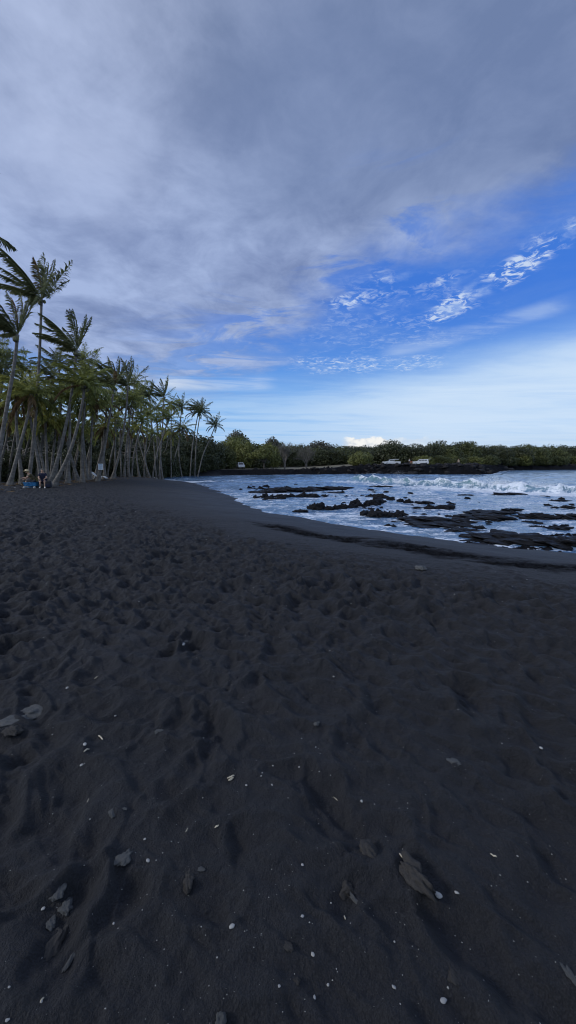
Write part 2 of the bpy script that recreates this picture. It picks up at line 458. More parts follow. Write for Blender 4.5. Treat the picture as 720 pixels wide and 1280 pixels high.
# ------------------------------------------------------------------ the black sand beach (one sheet to the horizon)
fov_cols = np.arange(-47, 47.01, .135)
cols = np.radians(np.concatenate([fov_cols, np.arange(48.5, 311.6, 1.75)]))
rows = geo((.35, 1.0, 1.03), (1.0, 18, 1.0052), (18, 60, 1.008), (60, 190, 1.007), (190, 6000, 1.035))
x, y, F, nr, nc = polar(rows, cols)
z, wet, lava, dirt, soil = terrain(x, y)
V = np.stack([x, y, z], 1)
V = np.concatenate([V, [[0, 0, float(z[:nc].mean())]]])
ci = len(V) - 1
F3 = np.array([[ci, (j + 1) % nc, j] for j in range(nc)])
me = fast_mesh("black_sand_beach", V, F, F3, True, M['sand'])
for n_, a_ in (('wet', wet), ('lava', lava), ('dirt', dirt), ('soil', soil)): add_attr(me, n_, np.append(a_, a_[0]))
tag(obj("black_sand_beach", me), kind='structure')

# ------------------------------------------------------------------ the sea
BRK = np.array([at_z(px, py, SEA)[:2] for px, py in ((415, 600.5), (455, 603), (490, 606.5), (560, 610.5), (640, 614.5), (700, 617), (790, 617.5), (950, 614))])
def breaker(x, y):
    d = line_d(x, y, BRK)
    # seaward side = farther from the camera along the line normal
    best = np.full(x.shape, 1e18); sgn = np.ones_like(x); par = np.zeros_like(x); acc = 0
    for i in range(len(BRK) - 1):
        a = BRK[i]; e = BRK[i + 1] - a; L = e @ e
        t = np.clip(((x - a[0]) * e[0] + (y - a[1]) * e[1]) / L, 0, 1)
        q = (x - a[0] - t * e[0]) ** 2 + (y - a[1] - t * e[1]) ** 2
        c = e[0] * (y - a[1]) - e[1] * (x - a[0])
        m = q < best; best = np.where(m, q, best); sgn = np.where(m, np.where(c > 0, 1., -1.), sgn); par = np.where(m, acc + t * math.sqrt(L), par)
        acc += math.sqrt(L)
    return d * sgn, par, acc
cols = np.radians(np.concatenate([np.arange(-32, 47.01, .15), np.arange(48.5, 326.6, 1.75)]))
rows = geo((9, 60, 1.0055), (60, 200, 1.008), (200, 6000, 1.035))
x, y, F, nr, nc = polar(rows, cols)
t, par, acc = breaker(x, y)
t = t + .55 * fbm(par / 2.2, par * 0 + 3, 3, 3) + .35 * fbm(x / 1.1, y / 1.1, 3, 6)
hb = (.78 + .95 * fbm(par / 3.4, par * 0, 3, 12)) * sst(0, 7, par) * sst(acc, acc - 12, par)
zb = hb * sst(-.05, .75, t) * np.exp(-np.clip(t - .75, 0, 99) / 2.4)
dshore, near = shore_d(x, y)
deep = sst(10, 45, y)
sw = fbm(x / 7 + y / 30, y / 3.2, 3, 81) * .26 * deep + fbm(x / 1.6, y / .9, 3, 82) * (.03 + .07 * deep) + fbm(x / .7, y / .5, 2, 84) * .02
zz = SEA + zb + sw * sst(6, -6, dshore) + .02
foam = .19 + .22 * fbm(x / 9, y / 3.5, 4, 90)
pond = sst(47, 36, y - .1 * x) 
foam += pond * (.24 + .28 * fbm(x / 2.6, y / 1.0, 4, 91))
foam += sst(-6, -.5, t) * sst(.4, -.2, t) * .42 * sst(0, 5, par)                 # whitewash ahead of the wave
foam += sst(.1, .6, zb) * .10 + zb * .34 * sst(-.2, .5, fbm(par / 2.2 + 8, t / 2, 3, 93)) + sst(.5, .85, t) * sst(1.9, .9, t) * .45 * sst(0, 5, par)
foam += sst(-3.5, -.3, dshore) * (.26 + .3 * fbm(x / 4, y / 4, 2, 95)) * sst(30, 60, y)
foam += sst(-.5, 0, dshore) * .12 * sst(50, 30, y) * fbm(x / 2, y / 2, 2, 98)
streak = sst(2.2, 0, np.abs(y - (62 + .35 * x + 3 * fbm(x / 9, x * 0, 3, 97)))) * sst(-30, -22, x) * sst(2, -6, x)
foam += streak * .45
teal = np.clip(zb * 1.5, 0, 1) * sst(1.4, .1, t) * .95
V = np.stack([x, y, zz], 1)
me = fast_mesh("sea_water", V, F, None, True, M['water'])
add_attr(me, 'foam', foam); add_attr(me, 'teal', teal)
tag(obj("sea_water", me), kind='structure')
# spray thrown up along the breaker
def spray(n_clumps):
    vs = []; k = 0
    for (px, Y0, h, w, n) in n_clumps:
        b = at_y(px, 600, Y0)
        jets = [(rng.normal(0, w * .55), rng.normal(0, .35), rng.uniform(.35, 1.) * h) for _ in range(9)]
        for _ in range(n):
            u0, lean_, jh = jets[rng.integers(len(jets))]; q_ = rng.random() ** 1.8; hh = q_ * jh * math.exp(-(u0 / (w * 1.3)) ** 2)
            sp_ = .10 + .32 * q_
            p = np.array([b[0] + u0 + lean_ * hh + rng.normal(0, sp_), Y0 + rng.normal(0, .25) + .5 - .15 * u0, SEA + .45 + hh + rng.normal(0, .06)])
            s = (.010 + .045 * rng.random() ** 3) * (1.25 - q_)
            q = rng.normal(size=(4, 3)); q /= np.linalg.norm(q, axis=1)[:, None]
            vs.append(p + q * s)
    V = np.concatenate(vs); n = len(vs); i = np.arange(n)[:, None] * 4
    F = np.concatenate([i + np.array([[0, 1, 2]]), i + np.array([[0, 2, 3]]), i + np.array([[0, 3, 1]]), i + np.array([[1, 3, 2]])])
    return fast_mesh("sea_spray", V, None, F, False, M['spray'])
me = spray([(498, 45.5, 1.5, 1.3, 3600), (522, 44, 1.1, 1.6, 1800), (640, 38.6, 1.55, 1.8, 9000), (612, 39.3, 1.1, 1.6, 3500), (672, 37.3, .9, 1.7, 3000), (560, 42, .8, 2.4, 1200), (700, 36.4, .6, 1.5, 900)])
tag(obj("sea_spray", me), 'white spray bursting above the breaking wave', kind='stuff')

# ------------------------------------------------------------------ rocks
def rock_mesh(name, seed, mat, flat=.6, sub=3, rough=.28, angular=True):
    bm = bmesh.new(); bmesh.ops.create_icosphere(bm, subdivisions=sub, radius=1)
    r_ = np.random.default_rng(seed); V = np.array([v.co[:] for v in bm.verts])
    F = np.array([[v.index for v in f.verts] for f in bm.faces]); bm.free()
    D = V.copy(); r = np.ones(len(V))
    if angular:
        for _ in range(14):                       # chipped planes
            n = r_.normal(size=3); n /= np.linalg.norm(n); d = .55 + .35 * r_.random()
            k = D @ n; r = np.where(k > 1e-3, np.minimum(r, d / np.maximum(k, 1e-3)), r)
    o = r_.random(3) * 50
    nz = fbm(D[:, 0] * 2.1 + D[:, 2] * 1.3 + o[0], D[:, 1] * 2.1 - D[:, 2] * .9 + o[1], 4, seed)
    r = r * (1 + rough * nz)
    V = D * r[:, None]; V[:, 2] *= flat
    return fast_mesh(name, V, None, F, True, mat)
BOULD = [rock_mesh("lava_boulder", 100 + i, M['lava'], .8, 4, .75) for i in range(7)]
SLAB = [rock_mesh("lava_slab", 200 + i, M['lava'], .36, 5, 1.0, i % 2 == 0) for i in range(6)]
DRY = [rock_mesh("lava_boulder", 300 + i, M['lavadry'], .7, 3, .5) for i in range(5)]
def put(name, me, p, sx, sy, sz, rz, label, cat, group=None, tilt=0.):
    o = bpy.data.objects.new(name, me); col.objects.link(o); o.location = [float(k) for k in p]
    o.rotation_euler = (tilt, tilt * .5, rz); o.scale = (sx, sy, sz)
    return tag(o, label, cat, group)
def px_m(Y): return FPX / Y
def row(pts, n, hpx, label, group, jy=.12, meshes=BOULD, var=.45):
    pts = np.array(pts, float); seg = np.linalg.norm(np.diff(pts, axis=0), axis=1); cum = np.concatenate([[0], np.cumsum(seg)])
    for i in range(n):
        s = (i + random.uniform(-.3, .3) + .5) / n * cum[-1]; s = min(max(s, 0), cum[-1])
        k = min(int(np.searchsorted(cum, s, 'right')) - 1, len(seg) - 1); q = pts[k] + (pts[k + 1] - pts[k]) * (s - cum[k]) / seg[k]
        p = at_z(q[0], q[1], SEA); p[1] += random.uniform(-jy, jy) * 2
        h = hpx / px_m(p[1]) * random.uniform(1 - var, 1 + var)
        wd = h * random.uniform(.8, 1.5)
        p[2] = SEA + h * .05
        put("lava_boulder", meshes[i % len(meshes)], p, wd * .72, h * .8, h * .82, random.uniform(0, 6.28), label, "rock", group, random.uniform(-.2, .2))
row([(318, 622.5), (360, 622.5), (415, 621.5)], 26, 6.0, "small black lava boulder in the unbroken long row across the tide pool", "boulders in the long pool row")
row([(330, 625), (352, 624.5)], 6, 5.0, "small black lava boulder in the unbroken long row across the tide pool", "boulders in the long pool row")
row([(418, 622), (462, 621.5)], 12, 3.6, "low lava boulder in the thin far end of the long pool row", "boulders in the thin pool row")
row([(463, 620), (480, 624), (497, 627), (515, 627.5)], 12, 6.5, "lava boulder in the bunched row bending toward the open water", "boulders in the bent pool row", .5)
row([(392, 638), (405, 637)], 4, 10., "bulky lava boulder at the sand end of the slanting pool row", "boulders at the sand end of the slanting row", .2)
row([(408, 636.5), (440, 634.5), (476, 629.5)], 17, 8.5, "lava boulder in the slanting row between two tide pools", "boulders in the slanting pool row", .25)
row([(455, 645), (478, 645.5), (506, 646)], 13, 9.5, "lava boulder in the row closing the pool beside the wet sand", "boulders in the row beside the wet sand", .3)
row([(300, 613), (320, 612), (345, 612.5)], 12, 4.0, "rough lava rock in the outer reef band beside the sand spit", "outer reef rocks by the spit", .8)
for (px, py, w, h, me, lb) in [
    (330, 614, 30, 6, 0, "ragged black reef slab meeting the tip of the sand spit"), (352, 611.5, 36, 7, 1, "ragged black reef slab second out from the sand spit"),
    (378, 611, 34, 7, 2, "ragged black reef slab in the middle of the outer band"), (406, 610, 36, 6, 3, "low reef slab washed by foam at the end of the outer band"),
    (430, 609, 20, 4, 4, "small reef slab alone in foam past the outer band"), (474, 608, 24, 4, 5, "thin dark reef slab awash before the first spray burst"),
    (423, 615, 22, 2.6, 0, "flat thin slab barely showing between two foamy bands"),
    (376, 638, 14, 4, 1, "small flat rock lying where wet sand meets the middle pool"),
    (537, 633, 17, 10, 'b0', "pointed lava boulder with a pale streak, first of a pair in the shallows"), (554, 633, 20, 9, 'b1', "rounded lava boulder, second of a pair in the shallows"),
    (529, 627.5, 16, 3.6, 3, "low rock just seaward of the boulder pair"), (521, 634, 10, 3, 2, "little rock tucked before the pointed boulder"),
    (613, 639.5, 54, 6.5, 4, "long flat lava shelf in the middle of the shallows"), (602, 645, 50, 7, 1, "cracked dark shelf in front of the long flat shelf"),
    (640, 636.5, 20, 4, 5, "small flat rock beyond the long shelf"), (668, 643.5, 40, 10, 2, "squarish raised lava block alone in foamy water"),
    (716, 645, 30, 8, 3, "dark rock cut by the picture edge beside the squarish block"),
    (528, 648, 46, 8, 5, "knobbly shelf rising from the wet sand beside the closing row"), (573, 650, 54, 10, 0, "broad cracked shelf between wet sand and shallows"),
    (545, 655, 60, 6, 3, "smooth wet slab shining beside the sand"), (622, 650.5, 14, 4, 4, "small rock at the tip of the cracked shelf"),
    (598, 659, 17, 7, 'b3', "stubby boulder in the channel of white water"), (575, 662, 44, 6, 2, "low slab between the shining slab and the channel"),
    (636, 671, 88, 15, 1, "large whaleback lava shelf lying on the wet sand"), (671, 657.5, 16, 4, 0, "small dark rock beyond the large whaleback shelf"),
    (700, 659, 34, 7, 4, "flat shelf with green algae beside the narrow white channel"), (706, 676, 66, 19, 5, "massive rough lava ledge beside the narrow white channel"),
    (636, 617, 27, 3.5, 3, "flat black rock right under the tallest splash"), (699, 625, 18, 2.5, 2, "sliver of rock awash behind the breaking wave foot"),
    (710, 633, 15, 6, 'b4', "rounded boulder standing out in the foam by the picture edge"), (694, 633.5, 9, 3, 0, "tiny rock beside the rounded boulder in foam"),
    (582, 618.5, 14, 2.5, 5, "thin rock awash in front of the green wave"), (660, 652, 12, 3, 1, "pebble-sized rock in front of the squarish block"),
    (497, 652, 18, 3, 4, "small flat rock half covered by wet sand below the closing row")]:
    zb_ = SEA + (.05 if py < 650 else max(0, gz(*at_z(px, py, SEA)[:2], False) - SEA) * .6)
    p = at_z(px, py + h * .25, zb_)
    s = 1 / px_m(p[1]); mesh = BOULD[int(me[1])] if isinstance(me, str) else SLAB[me]
    fl = 1.0 if isinstance(me, str) else 1.0
    hz = h * s * (.72 if isinstance(me, str) else 1.15)
    depth = (w * s * .5) if isinstance(me, str) else min(w * s * .42, 1.3 + h * s)
    nm = "lava_boulder" if isinstance(me, str) else "flat_lava_rock"
    put(nm, mesh, p, w * s * .60, depth, hz * fl * (1.0 if isinstance(me, str) else 1.15), random.uniform(-.2, .2), lb, "rock")
for i in range(75):
    px = random.uniform(300, 716); lo = 606 + 8 * (px > 480); hi = 612 + (px - 300) / 180 * 30 if px < 480 else 660
    py = random.uniform(lo, min(hi, 664)); p = at_z(px, py, SEA + .02); h = random.uniform(2, 5.5) / px_m(p[1])
    put("lava_boulder", BOULD[i % 7], p, h * random.uniform(.7, 1.9), h * random.uniform(.6, 1.1), h * .6, random.uniform(0, 6.28), "stray black rock awash in the foamy shallows", "rock", "stray rocks in the shallows", random.uniform(-.3, .3))
# the far lava bank: boulders along the waterline
for i in range(290):
    px = random.uniform(268, 725)
    base = 591.5 if px < 470 else (591 if px < 618 else 586.6)
    if px > 618: Y = random.uniform(185, 205) if px > 640 else random.uniform(150, 185)
    else: Y = random.uniform(99, 113)
    X = (px - 360) / FPX * Y
    d_ = float(shore_d(np.array([X]), np.array([Y]))[0][0])
    if d_ < -1.5 or d_ > (9 if px < 470 else 16) or (478 < px < 545 and d_ > 5): continue
    h = random.uniform(.25, .6) if px < 470 else random.uniform(.35, 1.0) * (1.4 if px > 618 else 1)
    zt = max(gz(X, Y, False), SEA)
    gname, lb = (("boulders of the low bank below the dirt road", "black boulder in the low lava bank below the dirt road") if px < 470 else
                 (("boulders below the parked cars", "rugged boulder in the high lava bank below the parked cars") if px < 618 else
                  ("boulders on the distant point", "dark boulder on the distant lava point past the cars")))
    put("lava_boulder", DRY[i % 5], (X, Y, zt + h * .1), h * random.uniform(.9, 1.9), h * random.uniform(.8, 1.4), h, random.uniform(0, 6.28), lb, "rock", gname, random.uniform(-.3, .3))

# beach stones, each by its place in the sand
def stone(px, py, w, h, rz, kind, label, sub=4, flat=.45, name="weathered_rock", sink=.3):
    p = on_ground(px, py); dist = math.sqrt(p[0] ** 2 + p[1] ** 2 + (EYE - p[2]) ** 2)
    dep = ray(px, py); dep = 1.0 / np.linalg.norm(dep); s = dist * dep / FPX
    elev = math.atan2(EYE - p[2], math.hypot(p[0], p[1]))
    me = rock_mesh(name, int(px * 7 + py) % 997, M[kind], flat, sub, .75)
    ly = h * s / max(math.sin(elev), .3)
    w *= .86; h *= .86; ly *= .86; hz = .6 * min(w * s, ly); sink += .35
    return put(name, me, (p[0], p[1], p[2] + hz * flat * (.5 - sink)), w * s * .55, ly * .55, hz, rz, label, "stone")
stone(47, 887, 46, 15, .55, 'pumice', "long pale grey crusty rock, upper of the pair by the picture edge", flat=.35, sink=.2)
stone(12, 904, 40, 14, .35, 'pumice', "grey crusty rock touching the end of the long pale one", flat=.35, sink=.2)
stone(15, 914, 24, 9, .2, 'brownrock', "dark olive stone under the grey crusty rocks", flat=.5, sink=.1)
stone(198, 917, 13, 5, .4, 'pumice', "flat light grey stone beside the white twigs", flat=.4, sink=.2)
stone(140, 1015, 10, 12, .2, 'pumice', "crumbly grey coral lump half buried under the twigs", flat=.4, sink=.3)
stone(154, 1012, 11, 4, .1, 'pumice', "thin grey chip beside the crumbly coral lump", flat=.3)
stone(155, 1073, 20, 22, -.6, 'pumice', "mottled grey coral patch flush with dark sand", flat=.25, sink=.3)
stone(236, 1101, 15, 24, .1, 'brownrock', "dark brown upright rock with a pale corner", flat=.8, sink=.1)
stone(250, 1086, 16, 5, 0, 'pumice', "pale flake lying on top side of the dark upright rock", flat=.3)
stone(72, 1115, 16, 20, .2, 'pumice', "dusty grey lump, uppermost of the stone cluster", flat=.3)
stone(83, 1135, 20, 17, .1, 'pumice', "grey ring-shaped rough stone in the stone cluster", flat=.35, sink=.15)
stone(63, 1153, 17, 16, .6, 'pumice', "pale chunk at the top of the brown mound", flat=.4)
stone(65, 1182, 30, 52, -.25, 'brownrock', "large brownish rock mound half covered with sand", flat=.35, sink=.3)
stone(88, 1199, 9, 20, -.2, 'pumice', "narrow pale stone beside the brown mound", flat=.5, sink=.1)
stone(460, 1069, 34, 24, -.1, 'brownrock', "domed grey brown rock half sunk in sand", flat=.55, sink=.15)
stone(432, 1111, 22, 17, .3, 'brownrock', "brownish lump with a pale splinter trailing from it", flat=.5, sink=.1)
stone(445, 1126, 7, 26, .62, 'pumice', "pale pointed splinter trailing from the brownish lump", flat=.5, sink=.0)
stone(519, 1101, 30, 46, .52, 'brownrock', "long dark wedge rock standing out beside a white oval pebble", flat=.9, sink=-.1)
stone(275, 1276, 18, 20, .2, 'pumice', "grey jagged rock at the bottom edge of the picture", flat=.7, sink=0)
stone(716, 1226, 12, 22, .3, 'pumice', "long pale rock cut off by the picture edge low on the beach", flat=.4, sink=.1)
stone(566, 1222, 16, 22, .1, 'brownrock', "dim crumbly stone near the bottom of the sand", flat=.35)
stone(525, 711, 15, 5, .1, 'pumice', "lone flat grey stone on sand near the dark wrack line", flat=.4, sink=0)
stone(232, 802, 9, 5, .3, 'pumice', "small grey chip in a cluster of three on mid beach", flat=.4, sink=0)
stone(229, 806, 7, 3, .1, 'coral', "pale thin chip in the cluster of three on mid beach", flat=.4, sink=0, sub=2)
stone(567, 954, 18, 9, .3, 'pumice', "flat speckled grey stone in the trampled hollows", flat=.2, sink=.2)
stone(396, 906, 8, 5, 0, 'pumice', "rounded grey stone at the lip of a sand hollow", flat=.6, sink=0)
stone(358, 1183, 22, 10, -.2, 'brownrock', "faint low stone nearly buried below the white pebbles", flat=.2)
stone(371, 1228, 10, 10, .3, 'brownrock', "knobbly brown stone above the bottom of the sand", flat=.5, sink=.1)
stone(18, 609.5, 5, 2.2, .1, 'coral', "white stone on the sand before the leaning palms", sub=2)
stone(28, 611.5, 9, 1.6, .1, 'shellgrey', "flat pale stone strip near the blue wagon", sub=2)
# pebbles, shells, twigs
def pebble_mesh(seed, mat, flat=.55): return rock_mesh("coral_pebble", seed, mat, flat, 2, .35, seed % 2 == 0)
PEB = [pebble_mesh(500 + i, M['coral' if i % 3 else 'shellgrey']) for i in range(9)]
def pebble(px, py, r_px, rz, label, group=None, k=0, asp=1.3, zpos=None):
    p = on_ground(px, py); dist = math.sqrt(p[0] ** 2 + p[1] ** 2 + (EYE - p[2]) ** 2)
    s = dist / np.linalg.norm(ray(px, py)) / FPX * r_px * .85
    return put("coral_pebble", PEB[k % 9], (p[0], p[1], p[2] + s * .25), s * asp, s * 1.05, s, rz, label, "pebble", group)
for (px, py, r, lb, k) in [(548, 1121, 4.2, "smooth oval white pebble beside the long dark wedge rock", 1), (571, 1116, 2.8, "small white pebble a little way past the oval one", 2),
    (290, 1159, 3.0, "round white pebble alone in dark sand low on the beach", 1), (102, 957, 2.2, "bright white pebble just below the pale twigs", 4),
    (106, 932, 2.4, "round white pebble between the two pale twigs", 5), (378, 1148, 2.2, "grey white pebble below the pale splinter", 3),
    (391, 1194, 2.6, "crescent shaped white shell piece low on the beach", 4), (410, 1231, 2.0, "brightest tiny white pebble near the bottom of the sand", 7),
    (349, 1234, 2.4, "buff elongated pebble beside the knobbly brown stone", 6), (393, 1247, 2.4, "grey pebble under the brightest tiny one", 0),
    (554, 1252, 3.6, "pale grey round pebble below the dim crumbly stone", 3), (560, 1235, 2.0, "white pebble touching the dim crumbly stone", 2),
    (54, 1136, 2.4, "oval white pebble beside the ring-shaped rough stone", 1), (185, 1076, 2.4, "grey round pebble beside the mottled coral patch", 3),
    (142, 1154, 2.0, "white pebble in sand beside a shallow hollow", 4), (10, 1276, 2.6, "grey pebble in the bottom corner", 0),
    (181, 1049, 1.6, "tiny white pebble above the mottled coral patch", 5), (639, 861, 2.6, "white angular shell piece among trampled hollows", 7),
    (417, 846, 1.8, "white pebble on the middle of the beach", 8), (308, 982, 1.4, "tiny pebble past the pale sticks", 1),
    (340, 982, 1.7, "small white pebble in the central hollow", 2), (452, 1002, 2.4, "white shell piece on the slope of the central hollow", 4),
    (676, 938, 2.4, "white shell piece in a hollow near the picture edge", 5), (84, 860, 1.8, "white pebble above the long crusty rock", 7),
    (144, 895, 1.9, "round grey pebble above the twigs", 6), (374, 959, 1.4, "pale speck of shell at the hollow edge", 8), (493, 1178, 1.5, "single pale pebble in shadowed sand", 4),
    (52, 1253, 2.6, "narrow pale shell near the bottom corner", 6), (378, 1082, 1.8, "white fleck of coral between two hollows", 7), (492, 1235, 2.8, "grey flat pebble low on the beach", 0), (12, 1236, 2.0, "slim grey pebble by the bottom corner", 0)]:
    pebble(px, py, r, random.uniform(0, 3), lb, None, k, random.uniform(1.0, 1.7))
for i in range(120):
    py = 640 + 630 * random.random() ** 1.25; px = random.uniform(4, 716)
    if py < 700 and px > 300: continue
    r = random.choice([.5, .55, .6, .7, .8, 1.0]) * (1.15 if py > 900 else 1)
    pebble(px, py, r, random.uniform(0, 3), "tiny white coral pebble lying loose on the black sand", "tiny coral pebbles strewn over the beach", i, random.uniform(1, 1.8))
# finer grit: nobody could count it
pts = []
for i in range(1500):
    r = 1.0 * (22 ** random.random()); a = R(random.uniform(-42, 42)); pts.append((r * math.sin(a), r * math.cos(a)))
pts = np.array(pts); zc = terrain(pts[:, 0], pts[:, 1])[0]
sz = (.0006 + .0010 * rng.random(len(pts)) ** 2) * (1 + .16 * np.linalg.norm(pts, axis=1))
cl = (rng.random(len(pts)) < .85); pts = pts[cl]; zc = zc[cl]; sz = sz[cl]
octa = np.array([[1, 0, 0], [-1, 0, 0], [0, 1, 0], [0, -1, 0], [0, 0, .7], [0, 0, -.7]])
V = (np.concatenate([pts, (zc + sz * .4)[:, None]], 1)[:, None, :] + octa[None] * sz[:, None, None] * (1 + rng.random((len(pts), 6, 1)))).reshape(-1, 3)
ff = np.array([[0, 2, 4], [2, 1, 4], [1, 3, 4], [3, 0, 4], [2, 0, 5], [1, 2, 5], [3, 1, 5], [0, 3, 5]])
me = fast_mesh("coral_grit", V, None, (np.arange(len(pts))[:, None, None] * 6 + ff[None]).reshape(-1, 3), False, M['coral'])
tag(obj("coral_grit", me), "fine white coral grit sprinkled over the black sand", kind='stuff')
def twig(pxs, r_, label):
    ps = np.array([on_ground(a, b) + np.array([0, 0, r_ * 1.2]) for a, b in pxs])
    n = 9; t = np.linspace(0, len(ps) - 1, n); q = np.stack([np.interp(t, np.arange(len(ps)), ps[:, k]) for k in range(3)], 1)
    q += rng.normal(0, r_ * .25, q.shape)
    m = MB(); m.tube(q - q.mean(0), r_ * (1 - .6 * np.abs(np.linspace(-1, 1, n)) ** 3), 6)
    o = m.build("twig", M['twig']); o.location = q.mean(0); tag(o, label, "twig")
twig([(123, 920), (126, 922), (128.5, 926)], .0042, "curved bleached twig, upper one left of the beach centre")
twig([(104.5, 941), (108, 939), (112, 937.5)], .0040, "straight bleached twig beneath the curved one")
twig([(284, 974), (293, 970.5)], .0048, "thick pale stick fragment, upper of two side by side")
twig([(286, 976.5), (292, 973.5)], .0055, "thick pale stick fragment, lower of two side by side")
twig([(268, 1035.5), (273.5, 1033)], .0038, "short pale stick fragment under the two side by side")
twig([(499, 1069), (502, 1072), (506, 1076)], .0035, "thin bleached twig just above the long dark wedge rock")
twig([(613, 1069), (617, 1071), (621, 1073)], .0030, "thin pale twig on the ridge between hollows")
twig([(430, 1145), (432, 1151.5)], .0028, "tiny upright pale twig below the splinter")
twig([(417, 996), (422, 1000)], .0020, "hair-thin pale twig in the central hollow")
twig([(232, 1041), (235, 1036)], .0024, "small pale twig right of the coral lump")
twig([(109, 1003), (111, 998)], .0026, "short forked looking twig above the coral lump")
twig([(118, 849), (122, 846)], .0040, "pale twig up the beach above the crusty rock")
twig([(51, 1254), (55, 1248)], .0026, "slim pale twig near the bottom corner")

# ------------------------------------------------------------------ palms
WIND = np.array([-.93, .30, .12])
def frond_geo(L, d0, wind, grav, r_, leaf_len, n_leaf, droop, blown=False):
    N = 16; p = np.zeros((N, 3)); d = d0 / np.linalg.norm(d0)
    D = np.zeros((N, 3)); D[0] = d; st = L / (N - 1)
    for i in range(1, N):
        t = i / (N - 1)
        d = d + (WIND * wind * (.3 + t) + np.array([0, 0, -1.]) * grav * (.25 + t)) * (1.6 / N)
        d /= np.linalg.norm(d); p[i] = p[i - 1] + d * st; D[i] = d
    t = np.linspace(.10, 1., n_leaf); idx = t * (N - 1)
    P0 = np.stack([np.interp(idx, np.arange(N), p[:, k]) for k in range(3)], 1)
    DD = np.stack([np.interp(idx, np.arange(N), D[:, k]) for k in range(3)], 1)
    env = np.sin(np.clip(t * .92 + .10, 0, 1) * math.pi) ** .6 * leaf_len
    side = np.cross(DD, np.array([0, 0, 1.])); sl = np.linalg.norm(side, axis=1)[:, None]; side = np.where(sl > .05, side / (sl + 1e-6), np.array([[1., 0, 0]]))
    Vs = []; F4 = []; F3 = []; base = 0
    for sg in (-1, 1):
        n = n_leaf; jit = r_.normal(0, .08, (n, 3))
        ld = DD * ((.55 if not blown else .85) + .5 * t[:, None]) + side * sg * (.66 if not blown else .42) + WIND * wind * (1.15 if not blown else 1.3) + np.array([0, 0, -1.]) * (droop if not blown else .5) + jit
        ld /= np.linalg.norm(ld, axis=1)[:, None]
        ln = (env * r_.uniform(.75, 1.1, n))[:, None]
        ln = np.where(r_.random((n, 1)) < .06, ln * .3, ln)
        mid = P0 + ld * ln * .55
        l2 = ld + np.array([0, 0, -1.]) * (.35 + droop) + WIND * wind * .5; l2 /= np.linalg.norm(l2, axis=1)[:, None]
        tip = mid + l2 * ln * .5
        wv = np.cross(ld, side * .3 + r_.normal(0, .45, (n, 3)) + np.array([0, 0, 1.])); wv /= np.linalg.norm(wv, axis=1)[:, None] + 1e-6
        w = .034 + .014 * r_.random((n, 1)); w = w * (L / 3.2)
        Vs.append(np.stack([P0 - wv * w * .6, P0 + wv * w * .6, mid + wv * w, mid - wv * w, tip], 1).reshape(-1, 3))
        b = base + np.arange(n)[:, None] * 5
        F4.append(b + np.array([[0, 1, 2, 3]])); F3.append(b + np.array([[3, 2, 4]])); base += n * 5
    # rib
    seg = 3; an = np.arange(seg) / seg * 2 * math.pi; rad = np.linspace(.030, .006, N) * L / 3.2
    a = np.cross(D, np.array([.3, .2, 1.])); a /= np.linalg.norm(a, axis=1)[:, None] + 1e-6; b_ = np.cross(D, a)
    ring = p[:, None] + rad[:, None, None] * (np.cos(an)[None, :, None] * a[:, None] + np.sin(an)[None, :, None] * b_[:, None])
    Vs.append(ring.reshape(-1, 3)); i = np.arange(N - 1)[:, None]; j = np.arange(seg)[None]
    F4.append((np.stack([i * seg + j, i * seg + (j + 1) % seg, (i + 1) * seg + (j + 1) % seg, (i + 1) * seg + j], -1) + base).reshape(-1, 4))
    return np.concatenate(Vs), np.concatenate(F4), np.concatenate(F3)
def crown(parent, top, Rm, wind, n, mat, seed, drop=0., nl=38):
    r_ = np.random.default_rng(seed); blown = wind > .55; n = int(n * .82) if blown else n
    for i in range(n):
        az = i * 2.39996 + r_.uniform(-.25, .25); e = 78 - 98 * ((i + .5) / n) ** 1.2 - drop * 22 + r_.uniform(-9, 9)
        g_ = .75
        if blown:
            # blown crown: most fronds swept up and to the lee side, a few stiff ones left to windward
            g_ = .40; wind = .45; e = 84 - 66 * ((i * .618 + .3) % 1.) ** .9 + r_.uniform(-6, 6)
            if math.cos(az) > .1 and e < 60:
                if r_.random() < .6: az = math.pi - az
                else: e = r_.uniform(18, 48)
        elif wind > .3:
            g_ = .6; e = e * .8 + 14
        e = R(e); d0 = np.array([math.cos(e) * math.cos(az), math.cos(e) * math.sin(az), math.sin(e)])
        L = Rm * r_.uniform(.82, 1.12) * (1. if i > 3 else .8) * (1.18 if blown else 1.)
        old = i > n * .8
        V, F4, F3 = frond_geo(L, d0, wind * r_.uniform(.7, 1.25), (g_ if not old or blown else 1.25) * (1 + drop * .6) * r_.uniform(.7, 1.3), r_, L * (.21 if blown else .26), nl, .30 + .25 * drop, blown)
        mm = mat
        if old and r_.random() < (.5 if drop > .4 else .18): mm = M['dead']
        o = obj("frond", fast_mesh("frond", V, F4, F3, False, mm), parent, top)
        if mm is M['dead'] and mat is not M['dead']: o['label'] = "dry brown frond hanging from the crown"
